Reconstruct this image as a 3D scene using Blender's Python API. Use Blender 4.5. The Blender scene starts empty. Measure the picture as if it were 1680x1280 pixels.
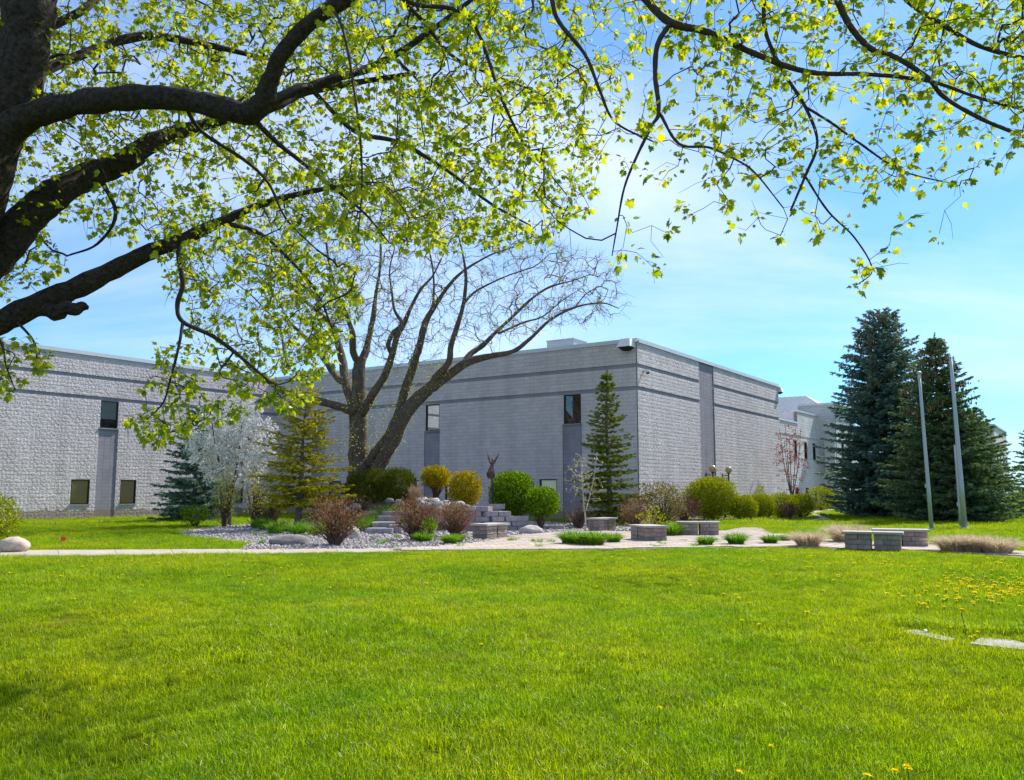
import bpy, math, random
import numpy as np
from mathutils import Vector, Matrix
random.seed(7); rng = np.random.default_rng(7)
R = math.radians
scn = bpy.context.scene
col = scn.collection

# ------------------------------------------------------------------ camera, sky, sun, exposure
EYE = 1.6; FPX = 1410.0; PITCH = math.atan(165.0/FPX)
cam_d = bpy.data.cameras.new('camera'); cam = bpy.data.objects.new('camera', cam_d); col.objects.link(cam)
cam.location = (0, 0, EYE); cam.rotation_euler = (R(90)+PITCH, 0, 0)
cam_d.sensor_width = 36; cam_d.lens = FPX/1680*36; cam_d.clip_end = 3000; cam_d.clip_start = 0.05
scn.camera = cam
SUN_AZ = 46.5; SUN_EL = 47.0            # azimuth from +Y towards +X
world = bpy.data.worlds.new('World'); scn.world = world; world.use_nodes = True
wn = world.node_tree.nodes; wl = world.node_tree.links; wn.clear()
w_out = wn.new('ShaderNodeOutputWorld'); w_bg = wn.new('ShaderNodeBackground')
w_sky = wn.new('ShaderNodeTexSky'); w_sky.sky_type = 'NISHITA'; w_sky.sun_disc = False
w_sky.sun_elevation = R(SUN_EL); w_sky.sun_rotation = R(SUN_AZ)
w_sky.air_density = 1.0; w_sky.dust_density = 0.35; w_sky.ozone_density = 3.0
w_bg.inputs['Strength'].default_value = 0.10
# thin cirrus over the whole dome: noise on the sky direction projected to a cloud layer
w_tc = wn.new('ShaderNodeTexCoord')
w_sep = wn.new('ShaderNodeSeparateXYZ'); wl.new(w_tc.outputs['Generated'], w_sep.inputs[0])
w_mx = wn.new('ShaderNodeMath'); w_mx.operation = 'MAXIMUM'; w_mx.inputs[1].default_value = 0.0
wl.new(w_sep.outputs['Z'], w_mx.inputs[0])
w_ad = wn.new('ShaderNodeMath'); w_ad.operation = 'ADD'; w_ad.inputs[1].default_value = 0.28
wl.new(w_mx.outputs[0], w_ad.inputs[0])
w_dv = wn.new('ShaderNodeVectorMath'); w_dv.operation = 'DIVIDE'
wl.new(w_tc.outputs['Generated'], w_dv.inputs[0])
w_cb = wn.new('ShaderNodeCombineXYZ')
for i in range(3): wl.new(w_ad.outputs[0], w_cb.inputs[i])
wl.new(w_cb.outputs[0], w_dv.inputs[1])
w_map = wn.new('ShaderNodeMapping'); w_map.inputs['Rotation'].default_value = (0, 0, R(35)); w_map.inputs['Scale'].default_value = (0.8, 1.5, 0.6)
w_map.inputs['Location'].default_value = (0.4, 0.9, 0)
wl.new(w_dv.outputs[0], w_map.inputs[0])
w_ns = wn.new('ShaderNodeTexNoise'); w_ns.inputs['Scale'].default_value = 1.0; w_ns.inputs['Detail'].default_value = 8; w_ns.inputs['Roughness'].default_value = 0.56
w_ns.inputs['Distortion'].default_value = 0.4
wl.new(w_map.outputs[0], w_ns.inputs['Vector'])
w_rp = wn.new('ShaderNodeValToRGB'); w_rp.color_ramp.elements[0].position = 0.42; w_rp.color_ramp.elements[1].position = 0.76
w_rp.color_ramp.elements[0].color = (0.10, 0.10, 0.10, 1); w_rp.color_ramp.elements[1].color = (0.70, 0.70, 0.70, 1)
wl.new(w_ns.outputs['Fac'], w_rp.inputs[0])
w_tint = wn.new('ShaderNodeMix'); w_tint.data_type = 'RGBA'; w_tint.blend_type = 'MULTIPLY'; w_tint.inputs[0].default_value = 1.0
w_tint.inputs[7].default_value = (0.37, 0.73, 1.0, 1)
wl.new(w_sky.outputs[0], w_tint.inputs[6])
w_mix = wn.new('ShaderNodeMix'); w_mix.data_type = 'RGBA'
wl.new(w_rp.outputs[0], w_mix.inputs[0]); wl.new(w_tint.outputs[2], w_mix.inputs[6])
w_mix.inputs[7].default_value = (6.0, 6.5, 7.6, 1)
wl.new(w_mix.outputs[2], w_bg.inputs['Color']); wl.new(w_bg.outputs[0], w_out.inputs['Surface'])

sun_d = bpy.data.lights.new('sun', 'SUN'); sun = bpy.data.objects.new('sun', sun_d); col.objects.link(sun)
sun_d.energy = 4.6; sun_d.angle = R(0.6); sun_d.color = (1.0, 0.95, 0.87)
S = Vector((math.sin(R(SUN_AZ))*math.cos(R(SUN_EL)), math.cos(R(SUN_AZ))*math.cos(R(SUN_EL)), math.sin(R(SUN_EL))))
sun.rotation_euler = (-S).to_track_quat('-Z', 'Y').to_euler(); sun.location = (30, 30, 40)
scn.view_settings.view_transform = 'Standard'; scn.view_settings.look = 'None'
scn.view_settings.exposure = 0.95; scn.view_settings.gamma = 1.0
scn.render.engine = 'CYCLES'
scn.cycles.max_bounces = 7; scn.cycles.diffuse_bounces = 3; scn.cycles.transmission_bounces = 5; scn.cycles.glossy_bounces = 3

# ------------------------------------------------------------------ helpers
CT, ST = math.cos(PITCH), math.sin(PITCH)
def ray(px, py):
    a = (px-840)/FPX; b = (640-py)/FPX
    return np.array([a, CT-b*ST, ST+b*CT])
def at(px, py, Y):
    d = ray(px, py); return d*(Y/d[1]) + np.array([0, 0, EYE])
def gp(px, py, z=0.0):
    d = ray(px, py); return d*((z-EYE)/d[2]) + np.array([0, 0, EYE])
def m_px(Y): return Y/FPX       # metres for one photo pixel at depth Y

MATS = {}
def nodes_of(name):
    m = bpy.data.materials.new(name); m.use_nodes = True
    return m, m.node_tree.nodes, m.node_tree.links, m.node_tree.nodes['Principled BSDF']
def ramp(n, l, src, stops):
    r = n.new('ShaderNodeValToRGB'); e = r.color_ramp.elements
    while len(e) < len(stops): e.new(0.5)
    for i, (p, c) in enumerate(stops): e[i].position = p; e[i].color = (*c, 1)
    l.new(src, r.inputs[0]); return r.outputs[0]
def noise(n, l, scale, detail=5, rough=0.55, coord='Object', stretch=None):
    t = n.new('ShaderNodeTexCoord') if coord != 'World' else n.new('ShaderNodeNewGeometry')
    src = t.outputs[coord] if coord != 'World' else t.outputs['Position']
    if stretch:
        mp = n.new('ShaderNodeMapping'); mp.inputs['Scale'].default_value = stretch; l.new(src, mp.inputs[0]); src = mp.outputs[0]
    x = n.new('ShaderNodeTexNoise'); x.inputs['Scale'].default_value = scale; x.inputs['Detail'].default_value = detail
    x.inputs['Roughness'].default_value = rough; l.new(src, x.inputs['Vector']); return x.outputs['Fac']
def mixc(n, l, fac, a, b, mode='MIX'):
    x = n.new('ShaderNodeMix'); x.data_type = 'RGBA'; x.blend_type = mode
    for s, v in ((0, fac), (6, a), (7, b)):
        if isinstance(v, (int, float)): x.inputs[s].default_value = v
        elif isinstance(v, tuple): x.inputs[s].default_value = (*v, 1)
        else: l.new(v, x.inputs[s])
    return x.outputs[2]
def bump(n, l, h, strength, dist, bsdf):
    b = n.new('ShaderNodeBump'); b.inputs['Strength'].default_value = strength; b.inputs['Distance'].default_value = dist
    l.new(h, b.inputs['Height']); l.new(b.outputs[0], bsdf.inputs['Normal'])
def island(n):
    return n.new('ShaderNodeNewGeometry').outputs['Random Per Island']
def objrand(n):
    return n.new('ShaderNodeObjectInfo').outputs['Random']

def mat_solid(name, c1, c2, scale=3.0, rough=0.85, bscale=None, bstr=0.4, bdist=0.02, vary=0.0, metallic=0.0, stretch=None, spec=0.3):
    m, n, l, b = nodes_of(name)
    f = noise(n, l, scale, 6, 0.6, 'Object', stretch)
    c = ramp(n, l, f, [(0.32, c1), (0.68, c2)])
    if vary:
        v = ramp(n, l, island(n), [(0.0, (1-vary,)*3), (1.0, (1+vary*0.6,)*3)])
        c = mixc(n, l, 1.0, c, v, 'MULTIPLY')
    l.new(c, b.inputs['Base Color'])
    b.inputs['Roughness'].default_value = rough; b.inputs['Metallic'].default_value = metallic
    b.inputs['Specular IOR Level'].default_value = spec
    if bscale: bump(n, l, noise(n, l, bscale, 8, 0.65, 'Object', stretch), bstr, bdist, b)
    MATS[name] = m; return m

def mat_leaf(name, stops, trans=0.45, tcol=None, rough=0.5, gloss=0.012, patch=None):
    """thin leaf: diffuse + translucent + a little gloss; colour differs leaf by leaf"""
    m, n, l, b = nodes_of(name); n.remove(b)
    out = n['Material Output']
    c = ramp(n, l, island(n), stops)
    if patch:
        f = ramp(n, l, noise(n, l, patch[0], 3, 0.5, 'World'), [(0.38, (0, 0, 0)), (0.62, (1, 1, 1))])
        c = mixc(n, l, f, c, mixc(n, l, 1.0, c, patch[1], 'MULTIPLY'))
    d = n.new('ShaderNodeBsdfDiffuse'); l.new(c, d.inputs['Color'])
    t = n.new('ShaderNodeBsdfTranslucent')
    tc = mixc(n, l, 1.0, c, tcol or (1.5, 1.4, 0.6), 'MULTIPLY'); l.new(tc, t.inputs['Color'])
    mx = n.new('ShaderNodeMixShader'); mx.inputs[0].default_value = trans
    l.new(d.outputs[0], mx.inputs[1]); l.new(t.outputs[0], mx.inputs[2])
    g = n.new('ShaderNodeBsdfGlossy'); g.inputs['Roughness'].default_value = rough
    mg = n.new('ShaderNodeMixShader'); mg.inputs[0].default_value = gloss
    l.new(mx.outputs[0], mg.inputs[1]); l.new(g.outputs[0], mg.inputs[2])
    l.new(mg.outputs[0], out.inputs['Surface'])
    MATS[name] = m; return m

ORG = {}
def org(o): return ORG.get(o.name, np.zeros(3)) if o is not None else np.zeros(3)
def tag(o, label=None, cat=None, group=None, kind=None):
    if label: o['label'] = label
    if cat: o['category'] = cat
    if group: o['group'] = group
    if kind: o['kind'] = kind
    return o
def thing(name, label, cat, loc, group=None):
    o = bpy.data.objects.new(name, None); col.objects.link(o); o.empty_display_size = 0.2
    o.location = Vector(loc); ORG[o.name] = np.array(loc, float)
    return tag(o, label, cat, group)
class MB:
    """collects polygons and builds ONE mesh object"""
    def __init__(s): s.V = []; s.F = []; s.n = 0
    def add(s, V, F):
        V = np.asarray(V, float).reshape(-1, 3); F = np.asarray(F, int)
        if len(F) == 0: return
        s.V.append(V); s.F.append(F+s.n); s.n += len(V)
    def box(s, c, ax, ay, az):
        """box with centre c and half-axis vectors"""
        c, ax, ay, az = [np.asarray(v, float) for v in (c, ax, ay, az)]
        V = [c+i*ax+j*ay+k*az for i in (-1, 1) for j in (-1, 1) for k in (-1, 1)]
        s.add(V, [[0,1,3,2],[4,6,7,5],[0,4,5,1],[2,3,7,6],[0,2,6,4],[1,5,7,3]])
    def abox(s, x0, x1, y0, y1, z0, z1):
        s.box(((x0+x1)/2, (y0+y1)/2, (z0+z1)/2), ((x1-x0)/2, 0, 0), (0, (y1-y0)/2, 0), (0, 0, (z1-z0)/2))
    def tube(s, P, r, sides=6, cap=True):
        V, F = tube(P, r, sides, cap); s.add(V, F)
    def mesh(s, name, o=np.zeros(3), smooth=False):
        me = bpy.data.meshes.new(name)
        V = np.concatenate(s.V)-o
        tot = np.concatenate([np.full(len(f), f.shape[1]) for f in s.F]); loops = np.concatenate([f.ravel() for f in s.F])
        me.vertices.add(len(V)); me.vertices.foreach_set('co', V.ravel().astype(np.float32))
        me.loops.add(len(loops)); me.loops.foreach_set('vertex_index', loops.astype(np.int32))
        me.polygons.add(len(tot)); st = np.concatenate([[0], np.cumsum(tot)[:-1]])
        me.polygons.foreach_set('loop_start', st.astype(np.int32))
        me.polygons.foreach_set('use_smooth', np.full(len(tot), bool(smooth)))
        me.update(calc_edges=True); return me
    def build(s, name, mat, parent=None, smooth=False, kind=None):
        me = s.mesh(name, org(parent), smooth)
        me.materials.append(MATS[mat] if isinstance(mat, str) else mat)
        o = bpy.data.objects.new(name, me); col.objects.link(o)
        if parent is not None: o.parent = parent; ORG[o.name] = org(parent)
        if kind: o['kind'] = kind
        return o
def tube(P, r, sides=6, cap=True):
    P = np.asarray(P, float); r = np.broadcast_to(np.asarray(r, float), (len(P),))
    T = np.gradient(P, axis=0); T /= np.linalg.norm(T, axis=1)[:, None]+1e-9
    u = np.cross(T[0], [0.31, 0.22, 0.92]);
    if np.linalg.norm(u) < 1e-3: u = np.cross(T[0], [1, 0, 0])
    u /= np.linalg.norm(u); a = np.arange(sides)*2*np.pi/sides; ca, sa = np.cos(a)[:, None], np.sin(a)[:, None]
    V = []
    for i in range(len(P)):
        u = u-T[i]*np.dot(u, T[i]); u /= np.linalg.norm(u)+1e-9; v = np.cross(T[i], u)
        V.append(P[i]+r[i]*(ca*u+sa*v))
    V = np.concatenate(V); n = len(P); k = np.arange(sides); k2 = (k+1) % sides
    F = np.concatenate([np.stack([i*sides+k, i*sides+k2, (i+1)*sides+k2, (i+1)*sides+k], 1) for i in range(n-1)])
    if cap and sides == 4: F = np.concatenate([F, [[3,2,1,0]], [(n-1)*4+np.arange(4)]])
    elif cap:
        V = np.concatenate([V, P[:1], P[-1:]]); c0, c1 = n*sides, n*sides+1
        F = np.concatenate([F, np.stack([k2, k, np.full(sides, c0), np.full(sides, c0)], 1)[:, :4], np.stack([(n-1)*sides+k, (n-1)*sides+k2, np.full(sides, c1), np.full(sides, c1)], 1)])
        F = F[:]
        # degenerate quads -> handled as triangles
        q = F[:(n-1)*sides]; t = F[(n-1)*sides:, :3]
        # keep one face array shape: split quads into triangles
        F = np.concatenate([q[:, [0, 1, 2]], q[:, [0, 2, 3]], t])
    return V, F
def smooth_path(P, k=4):
    """Catmull-Rom through control rows (any width)"""
    P = np.asarray(P, float)
    if len(P) < 3: return P
    Q = np.concatenate([[2*P[0]-P[1]], P, [2*P[-1]-P[-2]]]); out = []
    for i in range(1, len(Q)-2):
        for j in range(k):
            t = j/k; a, b, c, d = Q[i-1], Q[i], Q[i+1], Q[i+2]
            out.append(0.5*((2*b)+(c-a)*t+(2*a-5*b+4*c-d)*t*t+(3*b-a-3*c+d)*t**3))
    out.append(P[-1]); return np.array(out)
def nrm(v): return v/(np.linalg.norm(v, axis=-1, keepdims=True)+1e-9)
def rand_dirs(n, r=rng): return nrm(r.normal(size=(n, 3)))
def scatter(mb, TV, TF, pos, yax, zax, size):
    """copies of template (TV, TF) at pos, template +y along yax, +z near zax"""
    y = nrm(yax); x = nrm(np.cross(y, zax)); z = np.cross(x, y)
    size = np.asarray(size, float)
    if size.ndim == 1: size = np.repeat(size[:, None], 3, 1)
    W = (pos[:, None, :] + (TV[None, :, 0, None]*size[:, None, 0:1])*x[:, None, :]
         + (TV[None, :, 1, None]*size[:, None, 1:2])*y[:, None, :] + (TV[None, :, 2, None]*size[:, None, 2:3])*z[:, None, :])
    n = len(pos); k = len(TV)
    F = (TF[None, :, :] + (np.arange(n)*k)[:, None, None]).reshape(-1, TF.shape[1])
    mb.add(W.reshape(-1, 3), F)
LEAF_V = np.array([[0,0,0],[.32,.45,.06],[0,1,-.05],[-.32,.45,.06]]); LEAF_F = np.array([[0,1,2],[0,2,3]])
_h = [(.12,-.04),(.40,-.10),(.36,.10),(.62,.26),(.42,.34),(.52,.64),(.26,.56),(.16,.80)]
_o = _h+[(0,1.02)]+[(-x, y) for x, y in reversed(_h)]
MAPLE_V = np.array([[0,.22,0.03]]+[[x, y, -.22*abs(x)-.10*y*y] for x, y in [(0,0)]+_o])
MAPLE_F = np.array([[0, i, i+1] for i in range(1, len(MAPLE_V)-1)]+[[0, len(MAPLE_V)-1, 1]])
# needle spray: thin blades spreading round an axis
def needle_template(k=7, spread=0.42, w=0.10, seed=1):
    r = np.random.default_rng(seed); V = []; F = []
    for i in range(k):
        a = 2*math.pi*i/k+r.uniform(-.3, .3); y0 = r.uniform(0, .45); ln = r.uniform(.4, .62); s = spread*r.uniform(.6, 1.1)
        d = np.array([math.cos(a)*s, 1, math.sin(a)*s*0.7]); d /= np.linalg.norm(d); sd = np.array([-math.sin(a), 0, math.cos(a)])
        p = np.array([0, y0, 0]); b = len(V)
        V += [p-sd*w*.5, p+sd*w*.5, p+d*ln]; F.append([b, b+1, b+2])
    return np.array(V), np.array(F)
NEED_V, NEED_F = needle_template()
def in_poly(P, poly):
    P = np.asarray(P); x, y = P[:, 0], P[:, 1]; c = np.zeros(len(P), bool); poly = np.asarray(poly); j = len(poly)-1
    for i in range(len(poly)):
        xi, yi = poly[i][:2]; xj, yj = poly[j][:2]
        c ^= ((yi > y) != (yj > y)) & (x < (xj-xi)*(y-yi)/(yj-yi+1e-12)+xi); j = i
    return c
def vnoise(P, f, seed=0):
    """cheap smooth pseudo noise in [-1, 1]"""
    r = np.random.default_rng(seed); s = np.zeros(len(P))
    for k in range(6):
        d = r.normal(size=3)*f*(0.6+0.35*k); s += np.sin(P @ d + r.uniform(0, 6.28))/(1+.35*k)
    return np.clip(s/2.4, -1, 1)

# ------------------------------------------------------------------ materials
def m_block(name, c1, c2, bs, vary):
    m, n, l, b = nodes_of(name)
    c = ramp(n, l, noise(n, l, 1.1, 6, 0.6, 'World'), [(0.3, c1), (0.7, c2)])
    sp = ramp(n, l, noise(n, l, 40, 3, 0.6, 'World'), [(0.35, (0.82,)*3), (0.6, (1.05,)*3)])
    c = mixc(n, l, 1.0, c, sp, 'MULTIPLY')
    sk = ramp(n, l, noise(n, l, 1.0, 5, 0.6, 'World', (1.3, 1.3, .09)), [(0.35, (0.90, 0.89, 0.88)), (0.6, (1.03,)*3)])
    c = mixc(n, l, 1.0, c, sk, 'MULTIPLY')
    v = ramp(n, l, island(n), [(0.0, (1-vary,)*3), (1.0, (1+vary*.7,)*3)])
    c = mixc(n, l, 1.0, c, v, 'MULTIPLY')
    # earth stain splashed on the lowest courses
    g = n.new('ShaderNodeNewGeometry'); sz = n.new('ShaderNodeSeparateXYZ'); l.new(g.outputs['Position'], sz.inputs[0])
    ad = n.new('ShaderNodeMath'); ad.operation = 'MULTIPLY_ADD'; l.new(noise(n, l, 2.2, 4, 0.6, 'World'), ad.inputs[0]); ad.inputs[1].default_value = -0.9; l.new(sz.outputs['Z'], ad.inputs[2])
    st = ramp(n, l, ad.outputs[0], [(0.0, (0.8,)*3), (0.08, (0, 0, 0))])
    c = mixc(n, l, st, c, (0.24, 0.19, 0.13))
    l.new(c, b.inputs['Base Color']); b.inputs['Roughness'].default_value = 0.9; b.inputs['Specular IOR Level'].default_value = 0.2
    bump(n, l, noise(n, l, 22, 8, 0.7, 'World'), bs, 0.03, b); MATS[name] = m
m_block('split_block', (0.575, 0.52, 0.535), (0.645, 0.585, 0.60), 0.28, 0.07)
m_block('smooth_block', (0.27, 0.255, 0.30), (0.325, 0.31, 0.355), 0.12, 0.06)
m_block('rear_block', (0.56, 0.54, 0.56), (0.63, 0.61, 0.63), 0.4, 0.06)
mat_solid('mortar', (0.17, 0.16, 0.17), (0.23, 0.215, 0.225), 3)
mat_solid('coping_metal', (0.55, 0.57, 0.60), (0.62, 0.64, 0.67), 2, 0.45, metallic=0.3)
mat_solid('frame_dark', (0.016, 0.016, 0.018), (0.026, 0.026, 0.028), 4, 0.4)
mat_solid('blind', (0.88, 0.62, 0.28), (0.92, 0.68, 0.34), 1.2, 0.7, stretch=(1, 1, 12))
mat_solid('blind_pale', (0.42, 0.48, 0.47), (0.50, 0.55, 0.53), 1.2, 0.7, stretch=(1, 1, 12))
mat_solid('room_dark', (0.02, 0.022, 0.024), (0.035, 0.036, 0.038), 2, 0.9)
mat_solid('white_paint', (0.68, 0.68, 0.68), (0.76, 0.76, 0.76), 3, 0.4)
mat_solid('roof_metal', (0.085, 0.125, 0.175), (0.12, 0.165, 0.215), 1, 0.55)
mat_solid('galvanised', (0.34, 0.38, 0.40), (0.44, 0.48, 0.50), 2.5, 0.45, metallic=0.5, stretch=(1, 1, .1))
mat_solid('black_metal', (0.015, 0.015, 0.016), (0.03, 0.03, 0.03), 5, 0.4)
mat_solid('bronze', (0.10, 0.055, 0.045), (0.20, 0.12, 0.10), 9, 0.35, 30, 0.3, 0.01, metallic=0.8)
mat_solid('concrete', (0.30, 0.26, 0.21), (0.38, 0.34, 0.285), 2.2, 0.9, 60, 0.3, 0.01, vary=0.07)
mat_solid('paver', (0.34, 0.285, 0.24), (0.44, 0.38, 0.325), 3, 0.9, 50, 0.3, 0.01, vary=0.12)
mat_solid('bench_block', (0.20, 0.155, 0.14), (0.36, 0.29, 0.26), 5, 0.95, 35, 0.7, 0.02, vary=0.0)
mat_solid('bench_cap', (0.30, 0.28, 0.26), (0.38, 0.36, 0.34), 4, 0.9, 45, 0.4, 0.01)
mat_solid('wall_block', (0.22, 0.20, 0.22), (0.36, 0.33, 0.34), 4, 0.95, 25, 0.8, 0.03)
mat_solid('boulder', (0.17, 0.165, 0.17), (0.32, 0.295, 0.28), 4, 0.9, 14, 0.6, 0.03)
mat_solid('boulder_pale', (0.32, 0.29, 0.27), (0.47, 0.43, 0.40), 4, 0.9, 14, 0.5, 0.03)
mat_solid('boulder_tan', (0.36, 0.28, 0.21), (0.55, 0.47, 0.40), 3, 0.9, 14, 0.5, 0.03)
mat_solid('bed_gravel', (0.24, 0.215, 0.22), (0.40, 0.36, 0.37), 9, 0.95, 30, 1.0, 0.05)
mat_solid('chip', (0.25, 0.222, 0.215), (0.38, 0.34, 0.33), 5, 0.9, vary=0.45)
mat_solid('slab_grey', (0.24, 0.225, 0.20), (0.34, 0.32, 0.29), 5, 0.95, 40, 0.5, 0.01)
mat_solid('joint_sand', (0.22, 0.19, 0.14), (0.30, 0.26, 0.20), 6, 0.95)
mat_solid('mulch', (0.07, 0.05, 0.035), (0.15, 0.11, 0.08), 9, 0.95, 30, 1.0, 0.04)
mat_solid('bark_maple', (0.024, 0.017, 0.012), (0.12, 0.090, 0.066), 26, 0.95, 30, 1.0, 0.12)
mat_solid('bark_twig', (0.035, 0.026, 0.020), (0.075, 0.058, 0.045), 12, 0.8)
mat_solid('bark_grey', (0.065, 0.050, 0.038), (0.14, 0.112, 0.086), 6, 0.95, 14, 1.0, 0.06, stretch=(1, 1, .3))
mat_solid('bark_greytwig', (0.15, 0.12, 0.08), (0.23, 0.19, 0.13), 6, 0.9)
mat_solid('bark_conifer', (0.10, 0.08, 0.07), (0.20, 0.17, 0.15), 8, 0.95, 20, 0.8, 0.03)
mat_solid('bark_pale', (0.36, 0.32, 0.28), (0.48, 0.43, 0.38), 8, 0.8)
mat_solid('stem_brown', (0.08, 0.055, 0.04), (0.15, 0.105, 0.08), 12, 0.9)
mat_solid('flag_orange', (0.75, 0.07, 0.02), (0.8, 0.09, 0.03), 3, 0.6)
def m_glass(name):
    m, n, l, b = nodes_of(name)
    n.remove(b); b = n.new('ShaderNodeBsdfGlossy'); b.inputs['Roughness'].default_value = 0.03
    tr = n.new('ShaderNodeBsdfTransparent'); tr.inputs[0].default_value = (0.90, 0.93, 0.92, 1)
    fr = n.new('ShaderNodeFresnel'); fr.inputs[0].default_value = 1.75
    mx = n.new('ShaderNodeMixShader'); l.new(fr.outputs[0], mx.inputs[0])
    l.new(tr.outputs[0], mx.inputs[1]); l.new(b.outputs[0], mx.inputs[2]); l.new(mx.outputs[0], n['Material Output'].inputs['Surface'])
    MATS[name] = m
m_glass('glass')
m, n, l, b = nodes_of('globe'); b.inputs['Base Color'].default_value = (0.46, 0.34, 0.16, 1); b.inputs['Roughness'].default_value = 0.12; b.inputs['Subsurface Weight'].default_value = 0.3; MATS['globe'] = m
mat_leaf('maple_leaf', [(0.0, (0.14, 0.24, 0.008)), (0.4, (0.27, 0.36, 0.010)), (0.8, (0.40, 0.44, 0.012)), (1.0, (0.50, 0.49, 0.02))], 0.55, (1.45, 1.35, 0.5), 0.4, 0.03)
mat_leaf('maple_flower', [(0.0, (0.50, 0.50, 0.05)), (1.0, (0.62, 0.60, 0.10))], 0.5, (1.3, 1.3, 0.6))
mat_leaf('bud_leaf', [(0.0, (0.32, 0.33, 0.04)), (1.0, (0.52, 0.50, 0.08))], 0.4)
mat_leaf('blossom', [(0.0, (0.70, 0.69, 0.65)), (1.0, (0.86, 0.85, 0.81))], 0.35, (1, 1, 1))
mat_leaf('blue_needle', [(0.0, (0.055, 0.115, 0.105)), (0.6, (0.130, 0.230, 0.205)), (1.0, (0.23, 0.34, 0.31))], 0.3, (1.2, 1.2, 0.9), patch=(0.5, (1.1, 1.0, 0.8)))
mat_leaf('green_needle', [(0.0, (0.045, 0.100, 0.050)), (0.6, (0.100, 0.190, 0.100)), (1.0, (0.18, 0.275, 0.145))], 0.3, (1.2, 1.2, 0.8), patch=(0.5, (1.35, 1.0, 0.75)))
mat_leaf('mid_needle', [(0.0, (0.070, 0.100, 0.016)), (0.7, (0.140, 0.180, 0.026)), (1.0, (0.230, 0.255, 0.04))], 0.18)
mat_leaf('gold_needle', [(0.0, (0.19, 0.19, 0.010)), (0.6, (0.37, 0.35, 0.015)), (1.0, (0.54, 0.48, 0.03))], 0.35, (1.4, 1.3, 0.6))
mat_leaf('cone_brown', [(0.0, (0.16, 0.085, 0.045)), (1.0, (0.28, 0.16, 0.09))], 0.05, (1, 1, 1))
mat_leaf('bush_green', [(0.0, (0.045, 0.105, 0.003)), (0.6, (0.125, 0.235, 0.004)), (1.0, (0.27, 0.39, 0.006))], 0.28, (1.5, 1.4, 0.6))
mat_leaf('bush_lime', [(0.0, (0.14, 0.18, 0.005)), (0.6, (0.27, 0.31, 0.007)), (1.0, (0.36, 0.37, 0.012))], 0.28, (1.4, 1.3, 0.6))
mat_leaf('bush_gold', [(0.0, (0.19, 0.150, 0.004)), (0.6, (0.41, 0.325, 0.006)), (1.0, (0.58, 0.48, 0.010))], 0.32, (1.3, 1.2, 0.6))
mat_leaf('yew', [(0.0, (0.045, 0.065, 0.008)), (0.6, (0.10, 0.12, 0.010)), (1.0, (0.18, 0.19, 0.015))], 0.2)
mat_leaf('brown_green', [(0.0, (0.10, 0.055, 0.030)), (0.45, (0.14, 0.12, 0.035)), (1.0, (0.20, 0.21, 0.04))], 0.3)
mat_leaf('red_leaf', [(0.0, (0.13, 0.030, 0.025)), (0.5, (0.20, 0.075, 0.045)), (0.8, (0.22, 0.16, 0.05)), (1.0, (0.26, 0.28, 0.05))], 0.3, (1.3, 1.1, 0.9))
mat_leaf('crimson_leaf', [(0.0, (0.20, 0.035, 0.025)), (1.0, (0.40, 0.10, 0.06))], 0.35, (1.3, 1, 0.9))
mat_leaf('plum_leaf', [(0.0, (0.07, 0.022, 0.028)), (1.0, (0.17, 0.07, 0.075))], 0.25, (1.2, 1, 1))
mat_leaf('tuft_green', [(0.0, (0.07, 0.17, 0.012)), (0.6, (0.13, 0.27, 0.02)), (1.0, (0.24, 0.38, 0.04))], 0.4, (1.4, 1.4, 0.6))
mat_leaf('straw', [(0.0, (0.40, 0.31, 0.21)), (0.6, (0.56, 0.46, 0.34)), (1.0, (0.68, 0.58, 0.45))], 0.35, (1.1, 1.05, 0.95))
mat_leaf('straw_pink', [(0.0, (0.34, 0.22, 0.15)), (1.0, (0.52, 0.37, 0.26))], 0.35, (1.1, 1.05, 0.95))
mat_leaf('dandelion_yellow', [(0.0, (0.82, 0.66, 0.003)), (1.0, (0.88, 0.76, 0.01))], 0.35, (1.1, 1.1, 0.8))
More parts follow.
